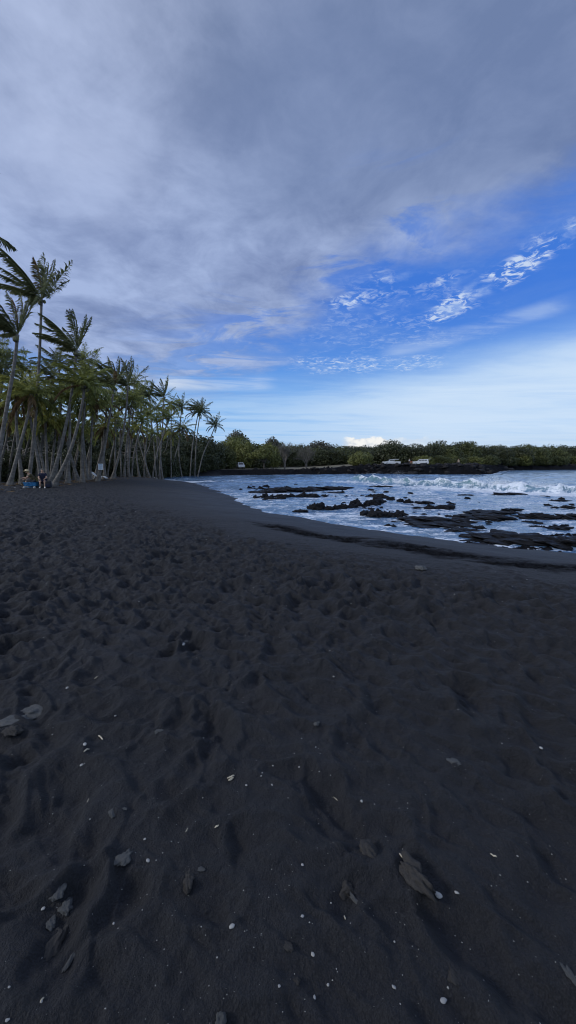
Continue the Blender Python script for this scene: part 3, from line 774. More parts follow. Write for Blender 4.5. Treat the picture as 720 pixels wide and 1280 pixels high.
def palm(name, path, Y, base_z, Rm, wind, mat, label, group=None, n=22, r0=.30, r1=.115, seed=0, drop=0., lean=0., nl=38, nuts=True):
    """path: photo pixels of the trunk from base to crown, all about Y metres away (lean: how much nearer/farther the top is)"""
    r0 *= .72; r1 *= .68; n = int(n * 1.08); Rm *= 1.04
    b = at_y(path[0][0], path[0][1], Y)
    if base_z is None: base_z = gz(b[0], Y, False)
    pts = []
    m_ = len(path)
    for i, (px, py) in enumerate(path): pts.append(at_y(px, py, Y + lean * i / (m_ - 1)))
    pts = np.array(pts); pts[0, 2] = base_z
    # smooth the polyline
    n_ = 26; tt = np.concatenate([[0], np.cumsum(np.linalg.norm(np.diff(pts, axis=0), axis=1))]); T = tt[-1]; ss = np.linspace(0, T, n_)
    q = np.stack([np.interp(ss, tt, pts[:, k]) for k in range(3)], 1)
    for _ in range(14): q[1:-1] = .25 * q[:-2] + .5 * q[1:-1] + .25 * q[2:]
    root = empty(name, (q[0][0], q[0][1], base_z), 0, label, "palm tree", group)
    h = ss / T; rad = r1 + (r0 * .58 - r1) * (1 - h) ** 1.2 + r0 * .75 * np.exp(-h * T / .42) ; rad = np.where(h > .97, rad * 1.15, rad)
    q[0, 2] -= .15
    mb = MB(); mb.tube(q - np.array([q[0][0], q[0][1], base_z]), rad, 10)
    # root flare lumps
    mb.build("trunk", M['bark'], root)
    top = q[-1] - np.array([q[0][0], q[0][1], base_z])
    crown(root, top, Rm, wind, n, mat, seed, drop, nl)
    if nuts:
        r_ = np.random.default_rng(seed + 5); m = MB()
        for _ in range(7):
            a = r_.uniform(0, 6.28); bm = bmesh.new(); bmesh.ops.create_icosphere(bm, subdivisions=1, radius=.12)
            c = np.array([math.cos(a) * .17, math.sin(a) * .17, -.12 - .25 * r_.random()])
            V = np.array([v.co[:] for v in bm.verts]) * [1, 1, 1.25] + c + top; bm.verts.index_update(); Fq = [[v.index for v in f.verts] for f in bm.faces]; bm.free(); m.add(V, Fq)
        m.build("coconut_cluster", M['rachis'], root)
    return root
def Yb(py): return (EYE) * FPX / (py - 580)
fd, fg, fy = M['frond'], M['frond2'], M['frond3']
# (path, Y, crown radius m, wind, material, n, droop, label)
PALMS = [
 ([(-9, 614), (0, 560), (10, 500), (21, 440), (22, 418)], 24, 2.5, .75, fd, 26, .0, "dark wind-blown palm whose thick trunk leans in from the picture edge"),
 ([(12, 608), (21, 572), (31, 535), (38, 508), (39, 492)], 30, 2.6, .3, fg, 20, .5, "palm with pale trunk leaning across its neighbour by the grass"),
 ([(28, 608), (24, 570), (20, 530), (20, 505), (20, 492)], 31, 2.5, .3, fy, 18, .5, "palm with upright trunk crossed by the leaning one by the grass"),
 ([(35, 607), (41, 565), (46, 500), (50, 440), (51, 400), (52, 374)], 31, 3.0, .8, fd, 24, -.1, "tallest palm rising alone above the whole grove"),
 ([(52, 600), (45, 560), (38, 525), (35, 500), (35, 486)], 33, 2.6, .3, fy, 18, .5, "palm leaning back behind the seated couple"),
 ([(58, 600), (52, 572), (46, 546), (44, 530)], 36, 2.0, .2, fg, 16, .7, "short palm with thin trunk slanting behind the couple"),
 ([(60, 600), (58, 570), (57, 535), (57, 522)], 35, 2.1, .2, fy, 16, .7, "short upright palm just behind the couple"),
 ([(63, 598), (66, 570), (69, 545), (70, 530)], 37, 2.1, .2, fg, 16, .8, "short palm with brown skirt of dead fronds behind the big leaning trunk"),
 ([(62, 605), (76, 562), (85, 520), (93, 470), (96, 438)], 31, 2.6, .75, fd, 24, .0, "second tallest palm with curved trunk and crown bent by wind"),
 ([(67, 609), (88, 566), (100, 522), (104, 500), (106, 482)], 29.5, 2.6, .45, fg, 22, .3, "thick palm leaning hardest from the sand beside the bag"),
 ([(85, 604), (86, 570), (88, 525), (86, 500)], 34, 2.6, .35, fg, 20, .4, "straight palm with wide foot where two leaning trunks cross"),
 ([(98, 598), (90, 575), (82, 548), (78, 528)], 38, 2.2, .2, fy, 16, .6, "palm leaning back through the crossing trunks"),
 ([(103, 600), (102, 565), (104, 520), (108, 490)], 36, 2.5, .4, fg, 20, .4, "palm with flared foot midway between couple and sign"),
 ([(109, 599), (106, 570), (103, 545), (104, 520), (112, 505)], 39, 2.2, .3, fy, 18, .5, "slim palm close against the flared foot palm"),
 ([(112, 598), (113, 565), (115, 525), (118, 502)], 40, 2.3, .3, fg, 18, .5, "slim upright palm short of the sign palm"),
 ([(118, 596), (124, 575), (130, 552), (133, 532)], 43, 2.0, .3, fy, 16, .5, "short leaning palm right behind the white sign palm"),
 ([(122, 602), (127, 580), (132, 552), (138, 515), (143, 482)], 38, 2.5, .7, fd, 24, .0, "tall palm carrying the white sign on its trunk"),
 ([(131, 597), (129, 560), (132, 525), (134, 505)], 43, 2.3, .35, fg, 18, .4, "palm with dry yellow frond arching past the sign palm"),
 ([(140, 598.5), (148, 574), (154, 544), (158, 512), (160, 482)], 43, 2.6, .65, fd, 24, .1, "tall palm with splayed foot at the grove corner on the sand"),
 ([(143, 595), (144, 565), (144, 535), (145, 520)], 48, 2.2, .3, fy, 16, .6, "short upright palm crossed by the corner palm"),
 ([(155, 594), (157, 565), (161, 530), (166, 500)], 52, 2.8, .5, fg, 20, .2, "thick pale palm just past the grove corner palm"),
 ([(161, 594), (161, 560), (162, 525), (160, 508)], 53, 2.4, .4, fg, 18, .3, "upright palm twinned with the thick pale one"),
 ([(164, 593), (167, 568), (173, 545), (178, 525)], 55, 2.3, .4, fg, 18, .4, "bow-shaped palm curving away from the twin trunks"),
 ([(174, 593), (171, 575), (170, 555), (172, 535)], 58, 2.2, .3, fy, 16, .5, "short hooked palm inside the bow-shaped one"),
 ([(187, 593), (180, 572), (173, 552), (170, 530)], 60, 2.2, .3, fg, 16, .5, "palm leaning inland across the upright trunks"),
 ([(180, 593), (181, 570), (184, 545), (184, 518)], 60, 2.4, .4, fg, 18, .4, "wavy-trunked palm crossed by the inland leaning one"),
 ([(190, 592.5), (196, 565), (204, 545), (211, 522)], 64, 2.6, .5, fg, 20, .2, "long slender palm leaning toward the inlet"),
 ([(195, 592), (193, 560), (189, 525), (187, 496)], 66, 2.7, .6, fd, 22, .1, "tall dark palm, first of two tufted heads before the inlet"),
 ([(199, 592), (201, 560), (204, 525), (205, 496)], 66, 2.8, .6, fd, 24, .1, "tall dark palm, second of two tufted heads before the inlet"),
 ([(203, 592), (201, 575), (199, 550), (196, 525)], 68, 2.4, .4, fg, 18, .4, "thin palm below the two tufted heads"),
 ([(212, 591.5), (219, 570), (224, 553), (228, 535)], 76, 3.1, .3, fd, 20, .5, "palm with long drooping fronds beside the inlet head"),
 ([(228, 591.5), (223, 572), (224, 545), (227, 510)], 78, 2.9, .4, fd, 22, .1, "tall palm curving up behind the droopy one"),
 ([(237, 591.5), (240, 560), (245, 530), (248, 516)], 80, 2.9, .4, fd, 20, .1, "inner of the twin tall palms near the grove end"),
 ([(243, 590.5), (245, 555), (248, 530), (251, 513)], 82, 3.1, .45, fd, 24, .1, "outer of the twin tall palms near the grove end"),
 ([(246, 591), (254, 566), (264, 546), (269, 532)], 80, 2.6, .4, fd, 22, .1, "last palm of the grove, slim and leaning out over the inlet shore"),
]
for i, (path, Y, Rm, w, mat, n, dr, lb) in enumerate(PALMS):
    palm("palm_tree", path, Y, None, Rm, w, mat, lb, "coconut palms of the beach grove", n, .34 if Y < 45 else .30, .12 if Y < 45 else .13, 40 + i, dr, 0, 40 if Y < 45 else 30)
# crowd of palms deeper in the grove
FILL = [(4, 470, 34, 2.7), (28, 462, 38, 2.6), (66, 470, 40, 2.7), (77, 486, 37, 2.8), (58, 502, 40, 2.6), (12, 520, 36, 2.4), (112, 468, 44, 2.6), (122, 486, 46, 2.6),
        (92, 520, 42, 2.5), (118, 520, 46, 2.4), (150, 500, 52, 2.7), (174, 500, 60, 2.8), (176, 488, 66, 3.0), (196, 510, 70, 3.0), (214, 506, 74, 3.0), (150, 530, 52, 2.4), (190, 540, 66, 2.6), (212, 540, 76, 2.8),
        (74, 455, 42, 2.6), (2, 446, 36, 2.6), (40, 522, 40, 2.4), (104, 450, 46, 2.5), (128, 540, 48, 2.3), (168, 478, 58, 2.5), (-20, 500, 32, 2.8), (-30, 440, 34, 2.8), (100, 540, 44, 2.2), (160, 542, 56, 2.2)]
for i in range(8):
    t_ = (i + .5) / 8; FILL.append((-25 + 245 * t_ + random.uniform(-4, 4), random.choice([490, 505, 520, 535]) + 8 * t_, 40 + 50 * t_ + random.uniform(2, 9), random.uniform(2.8, 3.6)))
for i, (px, py, Y, Rm) in enumerate(FILL):
    bx = px + random.uniform(-26, 10)
    high = py < 480
    palm("palm_tree", [(bx, 596), ((bx * .7 + px * .3), 570), ((bx * .3 + px * .7), (590 + py) / 2), (px, py)], Y, None, Rm, .5 if high else .3,
         (fg, fy, fg, fd)[i % 4] if not high else (fd, fg)[i % 2],
         "palm crowded high in the shaded heart of the grove" if high else "palm with low yellow-green crown crowded inside the grove",
         "tall inner grove palms" if high else "low inner grove palms", 18, .24, .12, 300 + i, .3 if high else .6, random.uniform(-1, 2), 30, False)
# the near palm whose trunk is outside the frame: only a frond tip reaches in
palm("palm_tree", [(-150, 660), (-140, 500), (-125, 350), (-104, 262)], 17, None, 3.3, .25, fd, "palm standing outside the picture with one frond tip reaching into the sky", None, 24, .32, .13, 911, .1, 0, 44)

# ------------------------------------------------------------------ broadleaf trees
def leafcloud(seed, lobes, n, size, flatten=.6):
    r_ = np.random.default_rng(seed); lobes = np.array(lobes)      # cx cy cz rx ry rz
    vol = lobes[:, 3] * lobes[:, 4] * lobes[:, 5]; pick = r_.choice(len(lobes), n, p=vol ** .7 / (vol ** .7).sum())
    d = r_.normal(size=(n, 3)); d /= np.linalg.norm(d, axis=1)[:, None]
    rr = r_.random(n) ** .22
    lump = 1 + .22 * fbm(d[:, 0] * 2.2 + pick * 3, d[:, 2] * 2.2 + d[:, 1] * 2, 3, seed)
    p = lobes[pick, :3] + d * lobes[pick, 3:] * (rr * lump)[:, None]
    keep = fbm(p[:, 0] * .9 + p[:, 1] * .4, p[:, 2] * 1.1 - p[:, 1] * .7, 3, seed + 9) > -.22
    p = p[keep]; d = d[keep]; n = len(p)
    nn = d * .8 + r_.normal(0, .6, (n, 3)) + [0, 0, .45]; nn /= np.linalg.norm(nn, axis=1)[:, None]
    a = np.cross(nn, r_.normal(size=(n, 3))); a /= np.linalg.norm(a, axis=1)[:, None]; b = np.cross(nn, a)
    s = (size * r_.uniform(.6, 1.4, n))[:, None]
    V = np.stack([p - a * s, p - b * s * flatten, p + a * s, p + b * s * flatten], 1).reshape(-1, 3)
    return V, (np.arange(n)[:, None] * 4 + np.arange(4)[None])
def limbs(m, r_, base, tips, r0):
    for t in tips:
        t = np.array(t); mid = base * .5 + t * .5 + r_.normal(0, .25, 3); mid[2] = base[2] + (t[2] - base[2]) * .45
        m.tube([base, base * .6 + mid * .4, mid, mid * .5 + t * .5 + r_.normal(0, .12, 3), t], np.array([1, .8, .6, .4, .15]) * r0, 6)
TREES = {}
def tree_proto(key, seed, W, H, n, size, mat, lobes_n=9, low=False):
    r_ = np.random.default_rng(seed); L = []
    for i in range(lobes_n):
        a = i * 2.4 + r_.uniform(-.4, .4); q = math.sqrt((i + .3) / lobes_n)
        z = H * (.62 if not low else .5) + H * .22 * (1 - q) + r_.uniform(-.08, .08) * H
        L.append([math.cos(a) * q * W * .36, math.sin(a) * q * W * .36, z, W * r_.uniform(.17, .27), W * r_.uniform(.17, .27), H * r_.uniform(.15, .24)])
        if low: L.append([math.cos(a) * q * W * .38, math.sin(a) * q * W * .38, H * .25, W * .22, W * .22, H * .25])
    root = empty("broadleaf_tree", (0, 0, -500)); V, F = leafcloud(seed, L, n, size)
    m = MB(); top = np.array([0, 0, H * .3])
    m.tube([(0, 0, -.3), (.08, 0, H * .12), (.02, .05, H * .3)], [W * .030, W * .022, W * .019], 8)
    limbs(m, r_, top, [(l[0] * .9, l[1] * .9, l[2] + l[5] * .3) for l in L[:: (2 if low else 1)]], W * .012)
    m.build("trunk", M['bark2'], root)
    obj("crown", fast_mesh("crown", V, F, None, False, mat), root)
    TREES[key] = root; root['used'] = 0
    return root
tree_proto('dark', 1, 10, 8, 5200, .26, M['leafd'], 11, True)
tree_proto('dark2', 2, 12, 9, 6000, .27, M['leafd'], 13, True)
tree_proto('mid', 3, 9, 7.5, 5000, .25, M['leafm'], 10, True)
tree_proto('mid2', 4, 10, 8, 5200, .25, M['leafm'], 12, True)
tree_proto('light', 5, 8, 7, 4600, .24, M['leafl'], 10, True)
tree_proto('grey', 6, 8, 8.5, 3600, .24, M['leafg'], 9, False)
tree_proto('round', 7, 11, 7.5, 7500, .25, M['leafd'], 15, True)
tree_proto('open', 8, 7.5, 6.5, 2600, .22, M['leafl'], 8, False)
def tree(key, X, Y, s, label, group=None, sz=None, name=None):
    src = TREES[key]
    if not src['used']: src['used'] = 1; o = src
    else: o = copy_tree(src)
    o.location = (float(X), float(Y), gz(X, Y, False) - .15); o.rotation_euler = (0, 0, random.uniform(0, 6.28)); o.scale = (s, s, sz or s)
    tag(o, label, "tree", group)
    return o
def tree_px(key, px, top, Y, w_px, label, group=None):
    """a tree Y metres away whose crown reaches pixel row top"""
    top -= 3.5 * (Y > 100)
    X = (px - 360) / FPX * Y; g = gz(X, Y, False); H = at_y(px, top, Y)[2] - g
    base = {'dark': (10, 8), 'dark2': (12, 9), 'mid': (9, 7.5), 'mid2': (10, 8), 'light': (8, 7), 'grey': (8, 8.5), 'round': (11, 7.5), 'open': (7.5, 6.5)}[key]
    return tree(key, X, Y, w_px / px_m(Y) / base[0], label, group, H / base[1] / 1.02)
# thicket wall behind the palm grove (deep shade)
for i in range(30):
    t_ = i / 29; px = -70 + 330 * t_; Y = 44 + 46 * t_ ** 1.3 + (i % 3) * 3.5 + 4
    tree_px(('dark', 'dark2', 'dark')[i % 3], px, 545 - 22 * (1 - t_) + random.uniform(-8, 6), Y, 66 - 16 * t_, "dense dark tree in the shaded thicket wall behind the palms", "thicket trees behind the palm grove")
for i in range(22):
    t_ = i / 21; px = -60 + 300 * t_; Y = 60 + 45 * t_
    tree_px(('mid', 'dark2')[i % 2], px, 498 + 40 * t_ + random.uniform(-8, 8), Y, 70, "taller tree showing through gaps at the back of the grove", "tall trees at the back of the grove")
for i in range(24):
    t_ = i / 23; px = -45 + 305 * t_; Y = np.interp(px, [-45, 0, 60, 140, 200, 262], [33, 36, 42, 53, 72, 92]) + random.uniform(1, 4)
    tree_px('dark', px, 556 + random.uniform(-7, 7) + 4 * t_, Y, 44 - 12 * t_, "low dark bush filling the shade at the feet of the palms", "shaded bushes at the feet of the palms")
# far woods, left to right
far = [('mid', 262, 546, 118, 44), ('dark', 276, 550, 112, 36), ('light', 292, 541, 124, 40), ('light', 308, 548, 118, 34), ('mid', 284, 556, 110, 30), ('mid2', 300, 540, 150, 40), ('grey', 296, 539, 160, 26),
       ('mid', 322, 549, 124, 36), ('light', 336, 550, 126, 30), ('dark', 320, 556, 118, 34), ('mid2', 345, 549, 150, 40), ('grey', 340, 548, 140, 24), ('dark2', 355, 557, 135, 40),
       ('dark', 372, 556, 140, 40), ('mid', 392, 556, 150, 40), ('dark2', 408, 557, 140, 44), ('grey', 400, 553, 160, 34), ('mid', 424, 558, 145, 40), ('dark', 438, 558, 150, 40), ('dark2', 404, 556, 170, 50), ('mid2', 432, 560, 170, 50), ('dark', 452, 559, 165, 40),
       ('light', 450, 563, 128, 30), ('dark', 466, 562, 140, 40), ('mid', 460, 560, 150, 34)]
for k, px, top, Y, w in far:
    z_ = "between the palms and the bare trees" if px < 350 else "between the bare trees and the pickup"
    kind = {'mid': 'green bushy', 'mid2': 'green bushy', 'light': 'pale green spreading', 'grey': 'thin greyish', 'dark': 'dark dense', 'dark2': 'dark dense'}[k]
    tree_px(k, px, top, Y, w, f"{kind} tree in the wood {z_}", f"{kind} trees {z_}")
tree_px('round', 490, 549, 136, 50, "big domed dark tree standing over the white pickup")
tree_px('round', 518, 554, 134, 40, "lower domed dark tree over the white car with open tailgate")
for i in range(30):
    t_ = i / 29; px = 536 + 215 * t_; Y = 140 + 75 * t_ + (i % 3) * 8
    top = 555 + 3 * t_ + random.uniform(-3.2, 3.)
    tree_px(('dark', 'mid2', 'round', 'mid', 'dark2')[i % 5], px, top - 3.5 * math.exp(-((px - 560) / 50) ** 2), Y, 34 - 6 * t_, "rounded scrubby tree in the low wood along the distant point", "trees of the low wood on the point")
for i in range(22):
    t_ = i / 21; px = 528 + 215 * t_; Y = 126 + 68 * t_ + (i % 2) * 6
    if px > 610: Y += 12
    tree_px(('light', 'mid', 'mid2')[i % 3], px, 570 + random.uniform(-3, 3), Y, 26, "low paler bush at the front edge of the wood on the point", "bushes fronting the wood on the point")
for i in range(16):
    t_ = i / 15; px = 700 + 330 * t_; Y = 230 + 30 * t_
    tree_px(('dark', 'mid2')[i % 2], px, 557, Y, 34, "rounded scrubby tree in the low wood along the distant point", "trees of the low wood on the point") if px < 790 else None
for i in range(26):
    t_ = i / 25; px = 262 + 240 * t_; Y = 172 + random.uniform(-8, 12)
    tree_px(('dark', 'mid', 'dark2', 'mid2')[i % 4], px, 556 + random.uniform(-2, 2), Y, 34, "rear tree closing the skyline behind the dirt road", "rear skyline trees behind the dirt road")
# two small shore trees and the leaning one
tree_px('open', 330, 560, 104, 36, "small open-crowned green tree with twin stems on the lava bank")
tree_px('light', 449, 566, 114, 34, "low spreading green tree leaning near the white pickup")
# bare trees
def bare_tree(px, top, base_py, Y, w_px, seed, label, leafy=0.):
    r_ = np.random.default_rng(seed); X = (px - 360) / FPX * Y; g = gz(X, Y, False)
    H = at_y(px, top, Y)[2] - g; W = w_px / px_m(Y)
    root = empty("bare_tree", (X, Y, g), 0, label, "tree"); tr = MB(); br = MB(); tips = []
    def grow(p, d, L, r, lev):
        q = [p]; dd = d.copy()
        for k in range(4):
            dd = dd + r_.normal(0, .13, 3) + np.array([0, 0, .07]); dd /= np.linalg.norm(dd); q.append(q[-1] + dd * L / 4)
        (tr if lev == 0 else br).tube(q, np.linspace(r, r * .6, 5), 6 if lev < 2 else 3, cap=False)
        if lev >= 5: tips.append(q[-1]); return
        for _ in range(3 if lev < 4 else 4):
            a = r_.normal(0, 1, 3); a -= dd * (a @ dd); a /= np.linalg.norm(a)
            nd = dd * .8 + a * r_.uniform(.35, .8) * (W / H) + np.array([0, 0, .15]); nd /= np.linalg.norm(nd)
            grow(q[r_.integers(3, 5)], nd, L * r_.uniform(.62, .82), r * .58, lev + 1)
    for k in range(3):
        a = k * 2.1 + 1; grow(np.array([math.cos(a) * .1, math.sin(a) * .1, -.1]), np.array([math.cos(a) * .3 * W / H, math.sin(a) * .2, 1.]), H * .27, H * .016, 0)
    tr.build("trunk", M['barepale'], root); br.build("branches", M['barepale'], root)
    tp = np.array(tips); k = np.repeat(np.arange(len(tp)), 2); p = tp[k] + r_.normal(0, .22, (len(k), 3)); n = len(p)
    a = r_.normal(size=(n, 3)); a /= np.linalg.norm(a, axis=1)[:, None]; b = np.cross(a, r_.normal(size=(n, 3))); b /= np.linalg.norm(b, axis=1)[:, None]
    V = np.stack([p - a * .09, p - b * .05, p + a * .09, p + b * .05], 1).reshape(-1, 3)
    obj("twig_spray", fast_mesh("twig_spray", V, np.arange(n)[:, None] * 4 + np.arange(4)[None], None, False, M['leafg']), root)
bare_tree(356, 547, 588, 108, 24, 61, "slim pale leafless tree, first of the two bare ones on the bank")
bare_tree(383, 550, 588, 108, 44, 62, "wide grey leafless tree, broader of the two bare ones on the bank")
# bare grey limbs in the thicket at the far left of the grove
def dead_branch(px, py, Y, w, seed, label):
    r_ = np.random.default_rng(seed); b = at_y(px, py, Y); m = MB(); g = gz(b[0], Y, False)
    q = [np.array([0, 0, 0.])]; top = b[2] - g
    m.tube([(0, 0, -.2), (.2, 0, top * .5), (-.1, .1, top)], [.10, .07, .05], 6)
    for i in range(9):
        z = top * r_.uniform(.35, 1.); s = r_.choice([-1, 1]); L = w * r_.uniform(.6, 1.2)
        p = [np.array([0, 0, z])]
        for k in range(5): p.append(p[-1] + np.array([s * L / 5, r_.normal(0, .15), r_.normal(.05, .13)]))
        m.tube(p, np.linspace(.045, .012, 6), 4)
        for k in (2, 3, 4): m.tube([p[k], p[k] + np.array([s * .4, .1, r_.normal(0, .4)])], [.018, .006], 3)
    o = empty("dead_shrub", (b[0], Y, g), 0, label, "dead shrub"); m.build("branches", M['barepale'], o)
dead_branch(8, 548, 41, 2.2, 1, "leafless grey shrub in the dark gap nearest the grass")
dead_branch(28, 560, 42, 1.8, 2, "leafless shrub with level twigs behind the crossing trunks")
dead_branch(48, 556, 43, 1.8, 3, "leafless shrub in the shade behind the couple")
dead_branch(158, 556, 62, 2.2, 4, "leafless shrub in the shade behind the twin trunks")
# dry grass strip under the palms
pts = rng.random((5200, 2)) * [22, 7] + [-46, 37.5]
keep = fbm(pts[:, 0] / 2, pts[:, 1] / 1.5, 2, 3) > -.35; pts = pts[keep]; zc = terrain(pts[:, 0], pts[:, 1], False)[0]; n = len(pts)
h = rng.uniform(.25, .65, n); a = rng.uniform(0, 6.28, n); w = .03
b0 = np.concatenate([pts, zc[:, None] - .02], 1); dv = np.stack([np.cos(a) * w, np.sin(a) * w, a * 0], 1); tipv = b0 + np.stack([rng.normal(0, .12, n), rng.normal(0, .12, n), h], 1)
V = np.stack([b0 - dv, b0 + dv, tipv], 1).reshape(-1, 3)
tag(obj("grass", fast_mesh("grass", V, None, np.arange(n)[:, None] * 3 + np.arange(3)[None], False, M['grass'])), "dry yellow grass strip behind the leaning palm trunks", kind='stuff')
# fallen frond litter at the palm feet
pts = []
for (path, Y, *_r) in PALMS:
    b = at_y(path[0][0], path[0][1], Y)
    for _ in range(26): pts.append((b[0] + random.gauss(0, 1.0) - .8, Y + random.gauss(0, .9) + .5))
pts = np.array(pts); n = len(pts); zc = terrain(pts[:, 0], pts[:, 1], True)[0] + .03; a = rng.uniform(0, 6.28, n); L = rng.uniform(.1, .4, n)
c = np.concatenate([pts, zc[:, None]], 1); u = np.stack([np.cos(a) * L, np.sin(a) * L, rng.normal(0, .05, n)], 1); v_ = np.stack([-np.sin(a) * .03, np.cos(a) * .03, a * 0 + .02], 1)
V = np.stack([c - u, c - v_, c + u, c + v_], 1).reshape(-1, 3)
tag(obj("fallen_leaves", fast_mesh("fallen_leaves", V, np.arange(n)[:, None] * 4 + np.arange(4)[None], None, False, M['dead'])), "dry brown palm litter round the palm feet", kind='stuff')

# ------------------------------------------------------------------ vehicles
def wheel(parent, x, y, r=.36):
    t = MB(); t.tube([(x, y - .11, r), (x, y - .09, r), (x, y + .09, r), (x, y + .11, r)], [r * .88, r, r, r * .88], 20)
    o = t.build("wheel", M['rubber'], parent); s = 1 if y > 0 else -1
    m = MB(); m.tube([(x, y + s * .105, r), (x, y + s * .125, r)], [r * .6, r * .52], 14); m.build("rim", M['chrome'], o)
def prof(m, pts, w, w2=None, zt=None):
    """side profile (x,z) extruded over the width, narrowing above the belt line"""
    n = len(pts); V = []
    for s in (-1, 1):
        for (x, z) in pts:
            k = w / 2 if (zt is None or z <= zt) else w2 / 2
            V.append((x, s * k, z))
    F = [tuple(range(n))[::-1], tuple(range(n, 2 * n))] + [(i, (i + 1) % n, n + (i + 1) % n, n + i) for i in range(n)]
    m.add(V, [f[::-1] for f in F], False)
def vehicle(name, loc, rz, kind, paint, label, cat, tailgate=False):
    root = empty(name, loc, rz, label, cat)
    m = MB()
    if kind == 'pickup':
        prof(m, [(-2.6, .42), (2.55, .38), (2.65, .62), (2.6, .92), (2.45, 1.0), (1.25, 1.08), (-2.6, 1.08), (-2.66, .7)], 1.84)
        m.build("body", paint, root)
        c = MB(); prof(c, [(-.75, 1.083), (1.2, 1.083), (.55, 1.60), (.35, 1.66), (-.6, 1.66), (-.72, 1.60)], 1.7, 1.36, 1.1); cab = c.build("cab", paint, root)
        g = MB(); g.box((.38, .795, 1.34), (.62, .03, .34), taper=.9); g.box((-.3, .795, 1.34), (.62, .03, .34), taper=.94); g.build("window", M['glass'], cab)
        g = MB(); g.box((.38, -.795, 1.34), (.62, .03, .34), taper=.9); g.box((-.3, -.795, 1.34), (.62, .03, .34), taper=.94); g.build("window", M['glass'], cab)
        g = MB(); g.add([(1.17, -.7, 1.12), (1.17, .7, 1.12), (.62, .58, 1.57), (.62, -.58, 1.57)], [(0, 1, 2, 3)]); 
        g.v[0] = g.v[0] + np.array([.03, 0, .02]); g.build("windscreen", M['glass'], cab)
        r = MB(); 
        for y_ in (-.72, .72): r.tube([(-2.3, y_, 1.06), (-2.3, y_, 1.6), (-.9, y_, 1.6), (-.9, y_, 1.06)], .035, 6)
        r.tube([(-2.3, -.72, 1.6), (-2.3, .72, 1.6)], .035, 6); r.tube([(-.9, -.72, 1.6), (-.9, .72, 1.6)], .035, 6); rk = r.build("rack", M['black'], root)
        l = MB(); l.box((-1.6, 0, 1.72), (1.5, .5, .16), bev=.05); l.build("surfboard", M['whitecloth'], rk)
        b = MB(); b.box((-1.65, 0, 1.092), (1.7, 1.5, .02)); b.build("bed_liner", M['black'], root)
    else:
        prof(m, [(-2.25, .42), (2.2, .38), (2.32, .62), (2.28, .95), (2.1, 1.05), (1.2, 1.12), (-2.25, 1.12), (-2.3, .7)], 1.82)
        m.build("body", paint, root)
        c = MB(); prof(c, [(-2.22, 1.123), (1.15, 1.123), (.45, 1.68), (.2, 1.76), (-1.9, 1.76), (-2.12, 1.68)], 1.72, 1.42, 1.15); cab = c.build("cab", paint, root)
        for y_ in (-.80, .80):
            g = MB(); g.box((.33, y_, 1.42), (.72, .03, .36), taper=.88); g.box((-.50, y_, 1.42), (.78, .03, .36), taper=.95); g.box((-1.42, y_, 1.42), (.85, .03, .36), taper=.92); g.build("window", M['glass'], cab)
        g = MB(); g.add([(1.16, -.72, 1.16), (1.16, .72, 1.16), (.50, .60, 1.66), (.50, -.60, 1.66)], [(0, 1, 2, 3)]); g.v[0] = g.v[0] + np.array([.03, 0, .02]); g.build("windscreen", M['glass'], cab)
        g = MB(); g.box((-2.20, 0, 1.42), (.05, 1.3, .42)); g.build("rear_window", M['glass'], cab)
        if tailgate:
            g = MB(); g.add([(-2.1, -.66, 1.76), (-2.1, .66, 1.76), (-2.95, .66, 1.86), (-2.95, -.66, 1.86), (-2.1, -.66, 1.70), (-2.1, .66, 1.70), (-2.95, .66, 1.80), (-2.95, -.66, 1.80)],
                            [(0, 1, 2, 3), (7, 6, 5, 4), (0, 4, 5, 1), (1, 5, 6, 2), (2, 6, 7, 3), (3, 7, 4, 0)], False)
            g.build("tailgate", paint, root)
            g = MB(); g.box((-2.29, 0, 1.0), (.06, 1.2, 1.1)); g.build("cargo_shade_panel", M['black'], root)  # solid black panel standing in for the shade inside the open cargo bay
    bm_ = MB(); bm_.box((2.62 if kind == 'pickup' else 2.30, 0, .5), (.14, 1.8, .2), bev=.03); bm_.build("bumper", M['chrome'], root)
    for y_ in (-.72, .72):
        g = MB(); g.box((2.6 if kind == 'pickup' else 2.26, y_, .80), (.10, .3, .16), bev=.02); g.build("headlight", M['chrome'], root)
        g = MB(); g.box((-2.63 if kind == 'pickup' else -2.27, y_ * 1.1, .85), (.08, .16, .26)); g.build("tail_light", M['lamp'], root)
    for x_ in (-1.5, 1.6):
        for y_ in (-.84, .84): wheel(root, x_, y_)
    return root
def car_at(px, Y, **k):
    X = (px - 360) / FPX * Y; return (X, Y, gz(X, Y, False) + .02)
vehicle("pickup_truck", car_at(488, 122), R(184), 'pickup', M['white'], "white pickup truck with a bed rack and board parked under the big domed tree", "pickup truck")
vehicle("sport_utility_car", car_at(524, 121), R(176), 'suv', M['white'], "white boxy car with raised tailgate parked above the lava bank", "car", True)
vehicle("sport_utility_car", car_at(301, 112), R(-75), 'suv', M['white'], "white car facing the sea at the near end of the dirt road", "car")
vehicle("sport_utility_car", car_at(235, 96), R(10), 'suv', M['white'], "white car half hidden behind the last palm trunks", "car")
vehicle("sport_utility_car", car_at(256, 104), R(5), 'suv', M['red'], "dark red car parked beyond the last leaning palm", "car")

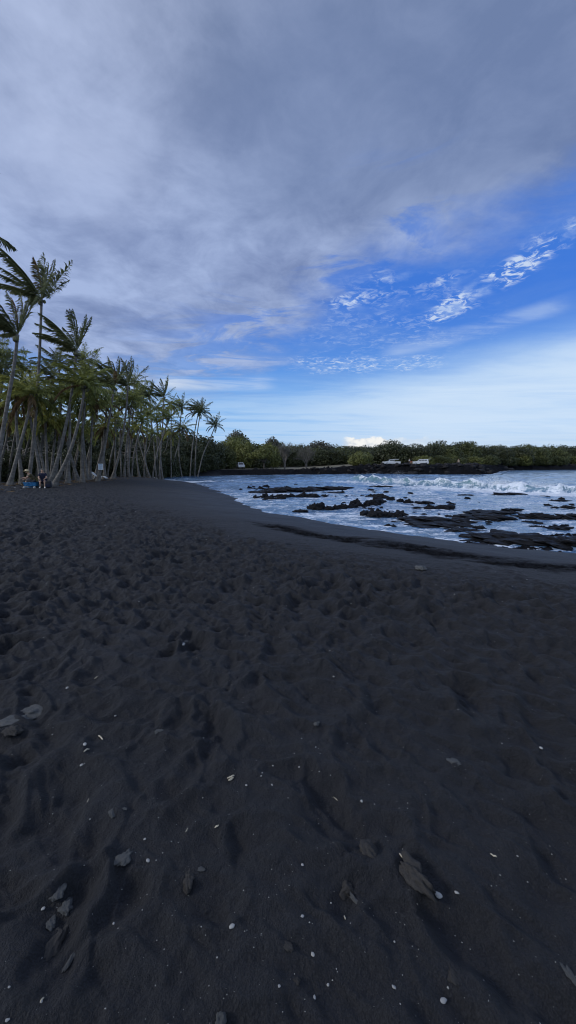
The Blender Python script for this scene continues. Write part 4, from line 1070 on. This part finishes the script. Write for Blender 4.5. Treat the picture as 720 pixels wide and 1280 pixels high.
# ------------------------------------------------------------------ people
def skin_mesh(name, J, E, mat, sub=2):
    """J: joint -> (x,y,z,r); E: edges"""
    names = list(J); idx = {k: i for i, k in enumerate(names)}
    me = bpy.data.meshes.new(name); me.from_pydata([J[k][:3] for k in names], [(idx[a], idx[b]) for a, b in E], [])
    o = bpy.data.objects.new(name, me); col.objects.link(o)
    sk = o.modifiers.new("skin", 'SKIN'); sk.use_smooth_shade = True; sv = me.skin_vertices[0].data
    for k in names: sv[idx[k]].radius = (J[k][3], J[k][3])
    sv[0].use_root = True
    ss = o.modifiers.new("sub", 'SUBSURF'); ss.levels = sub; ss.render_levels = sub
    dg = bpy.context.evaluated_depsgraph_get(); ev = o.evaluated_get(dg); m2 = bpy.data.meshes.new_from_object(ev)
    bpy.data.objects.remove(o); m2.materials.clear(); m2.materials.append(mat)
    m2.polygons.foreach_set('use_smooth', [True] * len(m2.polygons))
    return m2
BE = [('pel', 'waist'), ('waist', 'chest'), ('chest', 'neck'), ('neck', 'head'), ('head', 'crown'), ('chest', 'shL'), ('shL', 'elL'), ('elL', 'wrL'), ('wrL', 'haL'), ('chest', 'shR'), ('shR', 'elR'), ('elR', 'wrR'), ('wrR', 'haR'),
      ('pel', 'hiL'), ('hiL', 'knL'), ('knL', 'anL'), ('anL', 'toL'), ('pel', 'hiR'), ('hiR', 'knR'), ('knR', 'anR'), ('anR', 'toR')]
RAD = dict(pel=.14, waist=.125, chest=.15, neck=.058, head=.095, crown=.07, sh=.07, el=.045, wr=.03, ha=.04, hi=.10, kn=.062, an=.042, to=.038)
def person(loc, rz, pose, top_mat, bot_mat, hair_mat, label, hat=None, long_legs=False, skirt=False, group=None):
    J = {k: (*v, RAD.get(k, RAD.get(k[:2]))) for k, v in pose.items()}
    root = obj("person", skin_mesh("person", J, BE, M['skin']), None, loc, rz); tag(root, label, "person", group)
    # fingers: five short chains per hand
    # clothes: looser shells over the same joints
    def shell(nm, keys, edges, mat, grow):
        Jc = {k: (*J[k][:3], J[k][3] * grow + .012) for k in keys if k in J}; Jc.update({k: v for k, v in extra.items() if k in keys})
        o = obj(nm, skin_mesh(nm, Jc, edges, mat), root)
        return o
    def lerp(a, b, t): return tuple(J[a][i] * (1 - t) + J[b][i] * t for i in range(4))
    extra = {'slL': lerp('shL', 'elL', .7), 'slR': lerp('shR', 'elR', .7), 'coL': lerp('chest', 'neck', .55), 'thL': lerp('hiL', 'knL', .8 if not long_legs else 1), 'thR': lerp('hiR', 'knR', .8 if not long_legs else 1)}
    extra = {k: (v[0], v[1], v[2], v[3] * 1.2 + .012) for k, v in extra.items()}
    shell("shirt", ['pel', 'waist', 'chest', 'coL', 'shL', 'shR', 'slL', 'slR'], [('pel', 'waist'), ('waist', 'chest'), ('chest', 'coL'), ('chest', 'shL'), ('shL', 'slL'), ('chest', 'shR'), ('shR', 'slR')], top_mat, 1.14)
    keys = ['pel', 'hiL', 'hiR', 'thL', 'thR']; ed = [('pel', 'hiL'), ('hiL', 'thL'), ('pel', 'hiR'), ('hiR', 'thR')]
    if long_legs: keys += ['anL', 'anR']; ed += [('thL', 'anL'), ('thR', 'anR')]
    shell("trousers" if long_legs else "shorts", keys, ed, bot_mat, 1.18)
    for s in 'LR':
        a = np.array(J['an' + s][:3]); t = np.array(J['to' + s][:3]); m = MB(); c = (a + t) / 2; 
        m.tube([a - (t - a) * .25, a, c, t, t + (t - a) * .2], [.035, .052, .052, .046, .02], 8); m.build("shoe", M['whitecloth'] if not long_legs else M['black'], root)
    hd = np.array(J['head'][:3]); cr = np.array(J['crown'][:3]); u = (cr - hd); u /= np.linalg.norm(u)
    bm = bmesh.new(); bmesh.ops.create_icosphere(bm, subdivisions=3, radius=1.); V = np.array([v.co[:] for v in bm.verts]); Fq = [[v.index for v in f.verts] for f in bm.faces]; bm.free()
    f_ = np.array(pose['toL']) * 0 + np.array([1, 0, 0.])
    V = V * [.112, .100, .118]; front = (V @ f_) > .045; V[front & (V[:, 2] < .05)] *= [.5, .8, .9]
    m = MB(); m.add(V + hd + u * .045 - f_ * .018, Fq); m.build("hair", hair_mat, root)
    m = MB(); m.tube([hd + f_ * .085 + [0, 0, .02], hd + f_ * .12 + [0, 0, -.015], hd + f_ * .09 + [0, 0, -.03]], [.008, .016, .01], 6); m.build("nose", M['skin'], root)
    for s in (-1, 1):
        m = MB(); m.tube([hd + [.083, s * .035 - .008, .018], hd + [.088, s * .035, .018], hd + [.083, s * .035 + .008, .018]], [.006, .009, .006], 6); m.build("eye", M['black'], root)
    for s in 'LR':
        w = np.array(J['wr' + s][:3]); h = np.array(J['ha' + s][:3]); d = (h - w) / (np.linalg.norm(h - w) + 1e-6); sd = np.cross(d, [0, 0, 1.]); sd = sd / (np.linalg.norm(sd) + 1e-6) if np.linalg.norm(sd) > .1 else np.array([0, 1., 0])
        m = MB()
        for k in range(4): m.tube([h + sd * (k - 1.5) * .019, h + sd * (k - 1.5) * .021 + d * .045, h + sd * (k - 1.5) * .021 + d * (.075 - .01 * abs(k - 1.5)) + [0, 0, -.015]], [.011, .010, .007], 5)
        m.tube([h - d * .03 + sd * .03, h + sd * .055, h + d * .03 + sd * .06], [.013, .011, .008], 5)
        m.build("fingers", M['skin'], root)
    if hat:
        c = hd + u * .10; m = MB(); m.tube([c - [0, 0, .01], c + [0, 0, .005], c + [0, 0, .02], c + [0, 0, .10], c + [0, 0, .12]], [.20, .20, .115, .105, .05], 18); m.build("sun_hat", M[hat], root)
    return root
# +X is forward in the pose frame
sit = dict(pel=(0, 0, .48), waist=(.02, 0, .66), chest=(.06, 0, .90), neck=(.09, 0, 1.08), head=(.12, 0, 1.20), crown=(.13, 0, 1.29),
           shL=(.06, .18, .98), elL=(.20, .24, .74), wrL=(.42, .16, .66), haL=(.49, .14, .64), shR=(.06, -.18, .98), elR=(.20, -.24, .74), wrR=(.42, -.16, .66), haR=(.49, -.14, .64),
           hiL=(.06, .10, .47), knL=(.48, .14, .50), anL=(.52, .15, .09), toL=(.68, .16, .04), hiR=(.06, -.10, .47), knR=(.46, -.14, .49), anR=(.40, -.15, .09), toR=(.56, -.16, .04))
lean = dict(sit); lean.update(waist=(.06, 0, .65), chest=(.20, 0, .86), neck=(.30, 0, 1.00), head=(.37, 0, 1.10), crown=(.41, 0, 1.18), shL=(.20, .18, .93), shR=(.20, -.18, .93), elL=(.42, .24, .76), wrL=(.66, .18, .72), haL=(.73, .16, .70), elR=(.40, -.24, .72), wrR=(.60, -.16, .62), haR=(.66, -.14, .60))
stand = dict(pel=(0, 0, .92), waist=(0, 0, 1.08), chest=(.01, 0, 1.30), neck=(.01, 0, 1.48), head=(.03, 0, 1.60), crown=(.03, 0, 1.69), shL=(.0, .18, 1.40), elL=(-.02, .25, 1.12), wrL=(.06, .26, .88), haL=(.08, .26, .80),
             shR=(.0, -.18, 1.40), elR=(-.02, -.25, 1.12), wrR=(.10, -.24, .90), haR=(.14, -.23, .83), hiL=(0, .10, .90), knL=(.03, .11, .50), anL=(-.02, .12, .09), toL=(.13, .13, .04), hiR=(0, -.10, .90), knR=(.0, -.11, .50), anR=(-.08, -.12, .09), toR=(.07, -.13, .04))
bend = dict(stand); bend.update(waist=(.10, 0, 1.05), chest=(.32, 0, 1.18), neck=(.46, 0, 1.25), head=(.56, 0, 1.28), crown=(.64, 0, 1.30), shL=(.33, .18, 1.22), shR=(.33, -.18, 1.22), elL=(.42, .22, .96), wrL=(.50, .18, .74), haL=(.52, .17, .66), elR=(.42, -.22, .96), wrR=(.50, -.18, .74), haR=(.52, -.17, .66))
YP = 27.2
def gp(px, Y): X = (px - 360) / FPX * Y; return (X, Y, gz(X, Y, True))
# log the couple sits on
lg = gp(49.5, YP + .25); m = MB(); m.tube([(-.75, 0, .22), (-.3, .02, .23), (.3, -.02, .22), (.8, .02, .21)], [.19, .21, .20, .18], 12); o = m.build("driftwood_log", M['bark'], None, lg, .1); tag(o, "short driftwood log used as a seat by the couple", "log")
lg2 = np.array(lg)
person((lg[0] - .28, lg[1] - .05, lg[2] - .03), R(-150), lean, M['olive'], M['olive'], M['blond'], "person in olive top and pale hat leaning over the blue wagon", hat='straw')
person((lg[0] + .30, lg[1] - .02, lg[2] - .03), R(-65), sit, M['navy'], M['navy'], M['greyhair'], "person in navy shirt sitting with bare pale legs toward the sand")
# bag
bp = gp(61, YP - .1); root = empty("backpack", bp, .3, "black bag standing on the sand at the foot of the leaning palm", "bag")
m = MB(); m.box((0, 0, .25), (.42, .28, .5), bev=.09, taper=.8); m.build("pack_body", M['black'], root)
m = MB(); m.box((0, -.17, .18), (.3, .1, .24), bev=.04); m.build("pocket", M['navy'], root)
m = MB(); m.tube([(-.08, 0, .48), (-.05, 0, .56), (.05, 0, .56), (.08, 0, .48)], .014, 6); m.build("handle", M['black'], root)
# blue wagon
wp = gp(39.8, YP - .15); root = empty("beach_wagon", wp, R(4), "blue folding beach wagon with pale wheels beside the seated couple", "wagon")
m = MB(); root.scale = (.84, .84, .84); L_, W_, z0, z1 = .50, .26, .20, .50
V = [(-L_ * .86, -W_, z0), (L_ * .86, -W_, z0), (L_ * .86, W_, z0), (-L_ * .86, W_, z0), (-L_, -W_ * 1.1, z1), (L_, -W_ * 1.1, z1), (L_, W_ * 1.1, z1), (-L_, W_ * 1.1, z1)]
Vi = [(x_ * .93, y_ * .9, z_ + (.03 if z_ < .3 else 0)) for x_, y_, z_ in V]
m.add(V + Vi, [(0, 3, 2, 1), (0, 1, 5, 4), (1, 2, 6, 5), (2, 3, 7, 6), (3, 0, 4, 7), (8, 9, 10, 11), (9, 8, 12, 13), (10, 9, 13, 14), (11, 10, 14, 15), (8, 11, 15, 12), (4, 5, 13, 12), (5, 6, 14, 13), (6, 7, 15, 14), (7, 4, 12, 15)], False)
m.build("tub", M['blue'], root)
m = MB()
for y_ in (-.30, .30):
    m.tube([(-.5, y_, .52), (.5, y_, .52)], .018, 6); m.tube([(-.42, y_, .12), (.0, y_, .52)], .016, 6); m.tube([(.42, y_, .12), (0, y_, .52)], .016, 6); m.tube([(-.42, y_, .12), (.42, y_, .12)], .016, 6)
m.build("wagon_frame", M['blue'], root)
for x_ in (-.4, .4):
    for y_ in (-.33, .33):
        m = MB(); m.tube([(x_, y_ - .035, .10), (x_, y_ + .035, .10)], .10, 16); w = m.build("wheel", M['shellgrey'], root)
m = MB(); m.tube([(-.5, 0, .3), (-.75, 0, .42), (-.92, 0, .62)], .014, 6); m.tube([(-.92, -.09, .62), (-.92, .09, .62)], .018, 6); m.build("handle", M['black'], root)
o = MB(); o.box((0, 0, .05), (.34, .26, .24), bev=.04); o.box((.28, .0, .03), (.2, .3, .2), bev=.05)
ob = o.build("folded_towel", M['black'], None, (wp[0] - .1, wp[1], wp[2] + .44)); tag(ob, "dark bundled towel heaped in the blue wagon", "towel")
# white lounge chair behind the sign palm
cp_ = gp(124.5, 42.0); root = empty("lounge_chair", cp_, R(2), "white reclining beach chair partly hidden behind the sign palm", "beach chair")
m = MB()
for y_ in (-.28, .28):
    m.tube([(-.75, y_, .78), (-.55, y_, .62), (-.25, y_, .34), (.55, y_, .32), (.85, y_, .10)], .022, 6); m.tube([(-.45, y_, .02), (-.3, y_, .34)], .02, 6); m.tube([(.4, y_, .02), (.4, y_, .33)], .02, 6); m.tube([(-.75, y_, .78), (-.8, y_, .4), (-.7, y_, .02)], .02, 6)
m.build("chair_frame", M['whitecloth'], root)
m = MB(); P_ = [(-.75, .79), (-.55, .63), (-.25, .36), (.55, .34), (.85, .12)]; V = []
for (x_, z_) in P_: V += [(x_, -.27, z_), (x_, .27, z_), (x_, .27, z_ - .02), (x_, -.27, z_ - .02)]
m.add(V, [(4 * i + a, 4 * i + (a + 1) % 4, 4 * i + 4 + (a + 1) % 4, 4 * i + 4 + a) for i in range(4) for a in range(4)]); m.build("sling_seat", M['whitecloth'], root)
# towel on the sand further along
tp = gp(194.5, 66); m = MB(); m.box((0, 0, .12), (.9, .5, .24), bev=.1, taper=.6); o = m.build("towel", M['whitecloth'], None, tp); tag(o, "small white towel heap at the foot of the slender leaning palm", "towel")
# cooler
cp_ = gp(218, 80); root = empty("cooler_box", cp_, .2, "pale cooler box on the bank beside the droopy palm", "cooler"); m = MB(); m.box((0, 0, .25), (.95, .5, .42), bev=.05); m.build("box", M['whitecloth'], root)
m = MB(); m.box((0, 0, .5), (1.0, .54, .09), bev=.03); m.build("lid", M['tan'], root); m = MB(); m.tube([(-.5, 0, .3), (-.56, 0, .62), (.56, 0, .62), (.5, 0, .3)], .02, 6); m.build("handle", M['black'], root)
# white notice on the palm
sp_ = at_y(125.8, 583.5, 37.55); root = empty("notice_sign", (sp_[0], sp_[1], sp_[2] - .3), R(4), "white notice with faint blue print fixed on a palm trunk", "sign")
m = MB(); m.box((0, 0, .3), (.46, .025, .58), bev=.008); m.build("sign_board", M['signw'], root)
m = MB()
m.box((0, -.0155, .50), (.30, .004, .05))
for i in range(5): m.box((random.uniform(-.02, .02), -.0155, .40 - i * .065), (.30 - .06 * (i % 2), .004, .022))
m.build("lettering", M['signb'], root)
# people by the cars
X = (514 - 360) / FPX * 117; person((X, 117, gz(X, 117, False)), R(170), bend, M['orange'], M['tan'], M['greyhair'], "person in orange top stooping beside the white boxy car")
X = (571.5 - 360) / FPX * 118; person((X, 118, gz(X, 118, False) + .05), R(-100), stand, M['tan'], M['tan'], M['greyhair'], "person in tan clothes standing alone on the lava bank", long_legs=True)
X = (510.5 - 360) / FPX * 116; person((X, 116, gz(X, 116, False)), R(-60), stand, M['whitecloth'], M['black'], M['blond'], "person in white top standing by the nose of the boxy car")

# ------------------------------------------------------------------ sky: Nishita air with procedural clouds over it
SUN_EL, SUN_AZ = 30., -110.      # azimuth from +Y toward +X
world = bpy.data.worlds.new("World"); scene.world = world; world.use_nodes = True
nt = world.node_tree; bg = nt.nodes['Background']; bg.inputs['Strength'].default_value = .1
sky = nt.nodes.new('ShaderNodeTexSky'); sky.sky_type = 'NISHITA'; sky.sun_disc = False
sky.sun_elevation = R(SUN_EL); sky.sun_rotation = R(SUN_AZ); sky.air_density = 1.0; sky.dust_density = .4; sky.ozone_density = 3.0; sky.altitude = 0
tc = nt.nodes.new('ShaderNodeTexCoord'); sx = nt.nodes.new('ShaderNodeSeparateXYZ'); nt.links.new(tc.outputs['Generated'], sx.inputs[0])
X_, Y_, Z_ = (S(nt, sx.outputs[i]) for i in range(3))
zc = Z_.mx(0.) + .035
P3 = vec(nt, X_ / zc, Y_ / zc, 0.)
el = Z_._m('ARCSINE') * (180 / math.pi); az = X_._m('ARCTAN2', Y_) * (180 / math.pi)
def stretched(sxx, syy, rot=0., off=0.):
    mp = nt.nodes.new('ShaderNodeMapping'); nt.links.new(P3, mp.inputs[0]); mp.inputs['Scale'].default_value = (sxx, syy, 1); mp.inputs['Rotation'].default_value = (0, 0, R(rot)); mp.inputs['Location'].default_value = (off, off * .7, off)
    return mp.outputs[0]
n_big = noise(nt, P3, .55, 5, .55, .3); n_med = noise(nt, stretched(1, 1, 0, 3.), 1.7, 6, .58, .4); n_fin = noise(nt, stretched(1, 1, 0, 7.), 5., 6, .6, .2)
K = 10.0                                         # colours below are as seen; background strength is .1
def kc(r, g, b):
    f = lambda v: (v / 255 / 12.92 if v <= 10 else ((v / 255 + .055) / 1.055) ** 2.4) * K
    return (f(r), f(g), f(b))
# clear air
air = sky.outputs[0]
gm = nt.nodes.new('ShaderNodeMix'); gm.data_type = 'RGBA'; gm.blend_type = 'MULTIPLY'; gm.inputs[0].default_value = 1.; nt.links.new(air, gm.inputs[6]); gm.inputs[7].default_value = (.8, 1.0, 1.45, 1); air = gm.outputs[2]
blue = mixc(nt, el.ss(3, 21), kc(122, 184, 242), kc(58, 120, 220))
air = mixc(nt, .8, air, blue)
# deck edge as a function of azimuth
el_b = az.ss(-20, 16, 9.0, 25.0) + az.ss(14, 40, 0., 1.8)
e = el - el_b + az.ss(22, 36) * el.ss(28, 35) * 5. - az.ss(0, 12) * el.ss(34, 26) * 1.8 + (n_big - .5) * 20 + (n_med - .5) * 16 + (n_fin - .5) * 5
hole = noise(nt, stretched(.7, 1.3, 20, 11.), 1.6, 6, .62, .9).ss(.52, .40) * (el - el_b).ss(13, 3) * az.ss(-30, -8) * az.ss(26, 14)
deck = e.ss(-5., 5.) * (1 - hole * .72)
n_tex = noise(nt, stretched(1.2, 1., 25, 13.), 3.2, 6, .6, .5)
lum = ((n_big * .35 + n_med * .35 + n_tex * .30).ss(.38, .62) + az.ss(10, -25) * .10 + el.ss(44, 56) * .30 - az.ss(0, 30) * .18 + (n_fin - .5) * .7).mx(0.).mn(1.)
topg = el.ss(24, 50)
ccol = mixc(nt, lum, kc(118, 136, 178), kc(166, 184, 222))
ctop = mixc(nt, lum, kc(118, 133, 164), kc(172, 185, 216))
ccol = mixc(nt, topg, ccol, ctop)
glow = (az.ss(-6, -30) * el.ss(20, 34) * el.ss(62, 44)) * (n_med.ss(.3, .65) * .7 + .3)
ccol = mixc(nt, glow * .75, ccol, kc(186, 200, 232))
darkb = az.ss(-22, 5) * el.ss(26, 33) * el.ss(56, 42)
ccol = mixc(nt, darkb * .6, ccol, kc(106, 126, 166))
c = mixc(nt, deck * .97, air, ccol)
# thin lilac veils between deck and clear sky
veil = (el - el_b + (n_med - .5) * 20).ss(-17, 1) * noise(nt, stretched(.6, 1.5, 12, 2.), 1.3, 6, .6, .6).ss(.38, .66)
c = mixc(nt, veil * (1 - deck) * .42, c, kc(118, 154, 216))
# altocumulus flecks
def band(a0, e0, a1, e1, w):
    ux, uy = a1 - a0, e1 - e0; Ln = math.hypot(ux, uy); ux /= Ln; uy /= Ln
    da = az - a0; de = el - e0
    t = da * ux + de * uy; s = (da * -uy + de * ux).abs()
    return t.ss(-2, 1.5) * t.ss(Ln + 2, Ln - 1.5) * s.ss(w, w * .15)
flk = noise(nt, stretched(1., 1., 30, 5.), 19., 4, .58, .8).ss(.43, .70) * noise(nt, stretched(1, 1, 0, 1.), 4., 3, .5).ss(.36, .6)
reg = band(19.0, 18.2, 33.0, 24.0, 1.8) * 1.6
reg = reg.mx(band(6, 21.2, 14, 21.0, 1.7) * .8).mx(band(1, 13.6, 20, 13.2, 1.5) * .9).mx(band(12, 23.6, 22, 22.0, 1.2) * .6)
reg = reg.mx(az.ss(-2, 8) * az.ss(30, 20) * el.ss(12.5, 16) * el.ss(25, 21) * .22).mx(band(30, 24, 37, 25, 1.6) * .7)
c = mixc(nt, (flk * reg * 1.25).mn(.95), c, kc(200, 216, 242))
soft = noise(nt, stretched(1., 1., 30, 5.), 5., 5, .6, .3).ss(.45, .75)
c = mixc(nt, (reg * soft * .6).mn(.8), c, kc(158, 186, 234))
# cirrus streaks above the horizon
st1 = noise(nt, stretched(.45, 1.2, -14, 4.), 1.3, 6, .6, .5); st2 = noise(nt, stretched(.2, .6, -12, 9.), 1.6, 5, .6, .8)
low = (el + (n_big - .5) * 5 - az.ss(-10, 36, 0., 3.6)).ss(13.5, 4.5)
c = mixc(nt, (low * (st1.ss(.30, .62) * .8 + .25)).mn(.93), c, kc(176, 208, 243))
right = az.ss(-8, 22) * (el - az * .13 + (n_med - .5) * 3).ss(11.5, 6.0)
c = mixc(nt, right * (st2.ss(.3, .6) * .32 + .62), c, kc(205, 226, 249))
c = mixc(nt, band(-17, 11.0, -3, 11.2, 1.3) * st1.ss(.35, .6) * .85, c, kc(214, 226, 242))
c = mixc(nt, band(14, 14.8, 34, 17.8, 1.3) * st1.ss(.42, .62) * .6, c, kc(170, 195, 236))
c = mixc(nt, el.ss(5, 1) * .5, c, kc(184, 206, 230))
# small cumulus heads just over the wood
cn = noise(nt, vec(nt, az * .55, el * .75, 0.), 1., 5, .6)
cum = (el + (cn - .5) * -2.0).ss(3.75, 3.45) * az.ss(7.3, 9.2) * az.ss(24, 17.5) * az.ss(16.5, 13.5, .35, 1.)
c = mixc(nt, cum, c, mixc(nt, cn.ss(.4, .6), kc(214, 220, 228), kc(246, 246, 244)))
# below the horizon: dull ground tone
c = mixc(nt, Z_.ss(0., -.03), c, kc(60, 66, 78))
nt.links.new(c, bg.inputs['Color'])
sun_d = bpy.data.lights.new("sun", 'SUN'); sun_d.energy = 1.5; sun_d.angle = R(12); sun_d.color = (1., .99, .975)
sun = bpy.data.objects.new("sun", sun_d); col.objects.link(sun)
sv = Vector((math.sin(R(SUN_AZ)) * math.cos(R(SUN_EL)), math.cos(R(SUN_AZ)) * math.cos(R(SUN_EL)), math.sin(R(SUN_EL))))
sun.rotation_euler = sv.to_track_quat('Z', 'Y').to_euler(); sun.location = (0, 0, 30)

# ------------------------------------------------------------------ render settings
scene.view_settings.view_transform = 'Standard'; scene.view_settings.look = 'None'; scene.view_settings.gamma = 1; scene.view_settings.exposure = 0
scene.render.engine = 'CYCLES'; scene.cycles.max_bounces = 6; scene.cycles.diffuse_bounces = 3; scene.cycles.glossy_bounces = 3; scene.cycles.transmission_bounces = 2
scene.cycles.use_denoising = True; scene.cycles.pixel_filter_type = 'BLACKMAN_HARRIS'; scene.cycles.filter_width = 1.05
world.cycles.sampling_method = 'MANUAL'; world.cycles.sample_map_resolution = 512
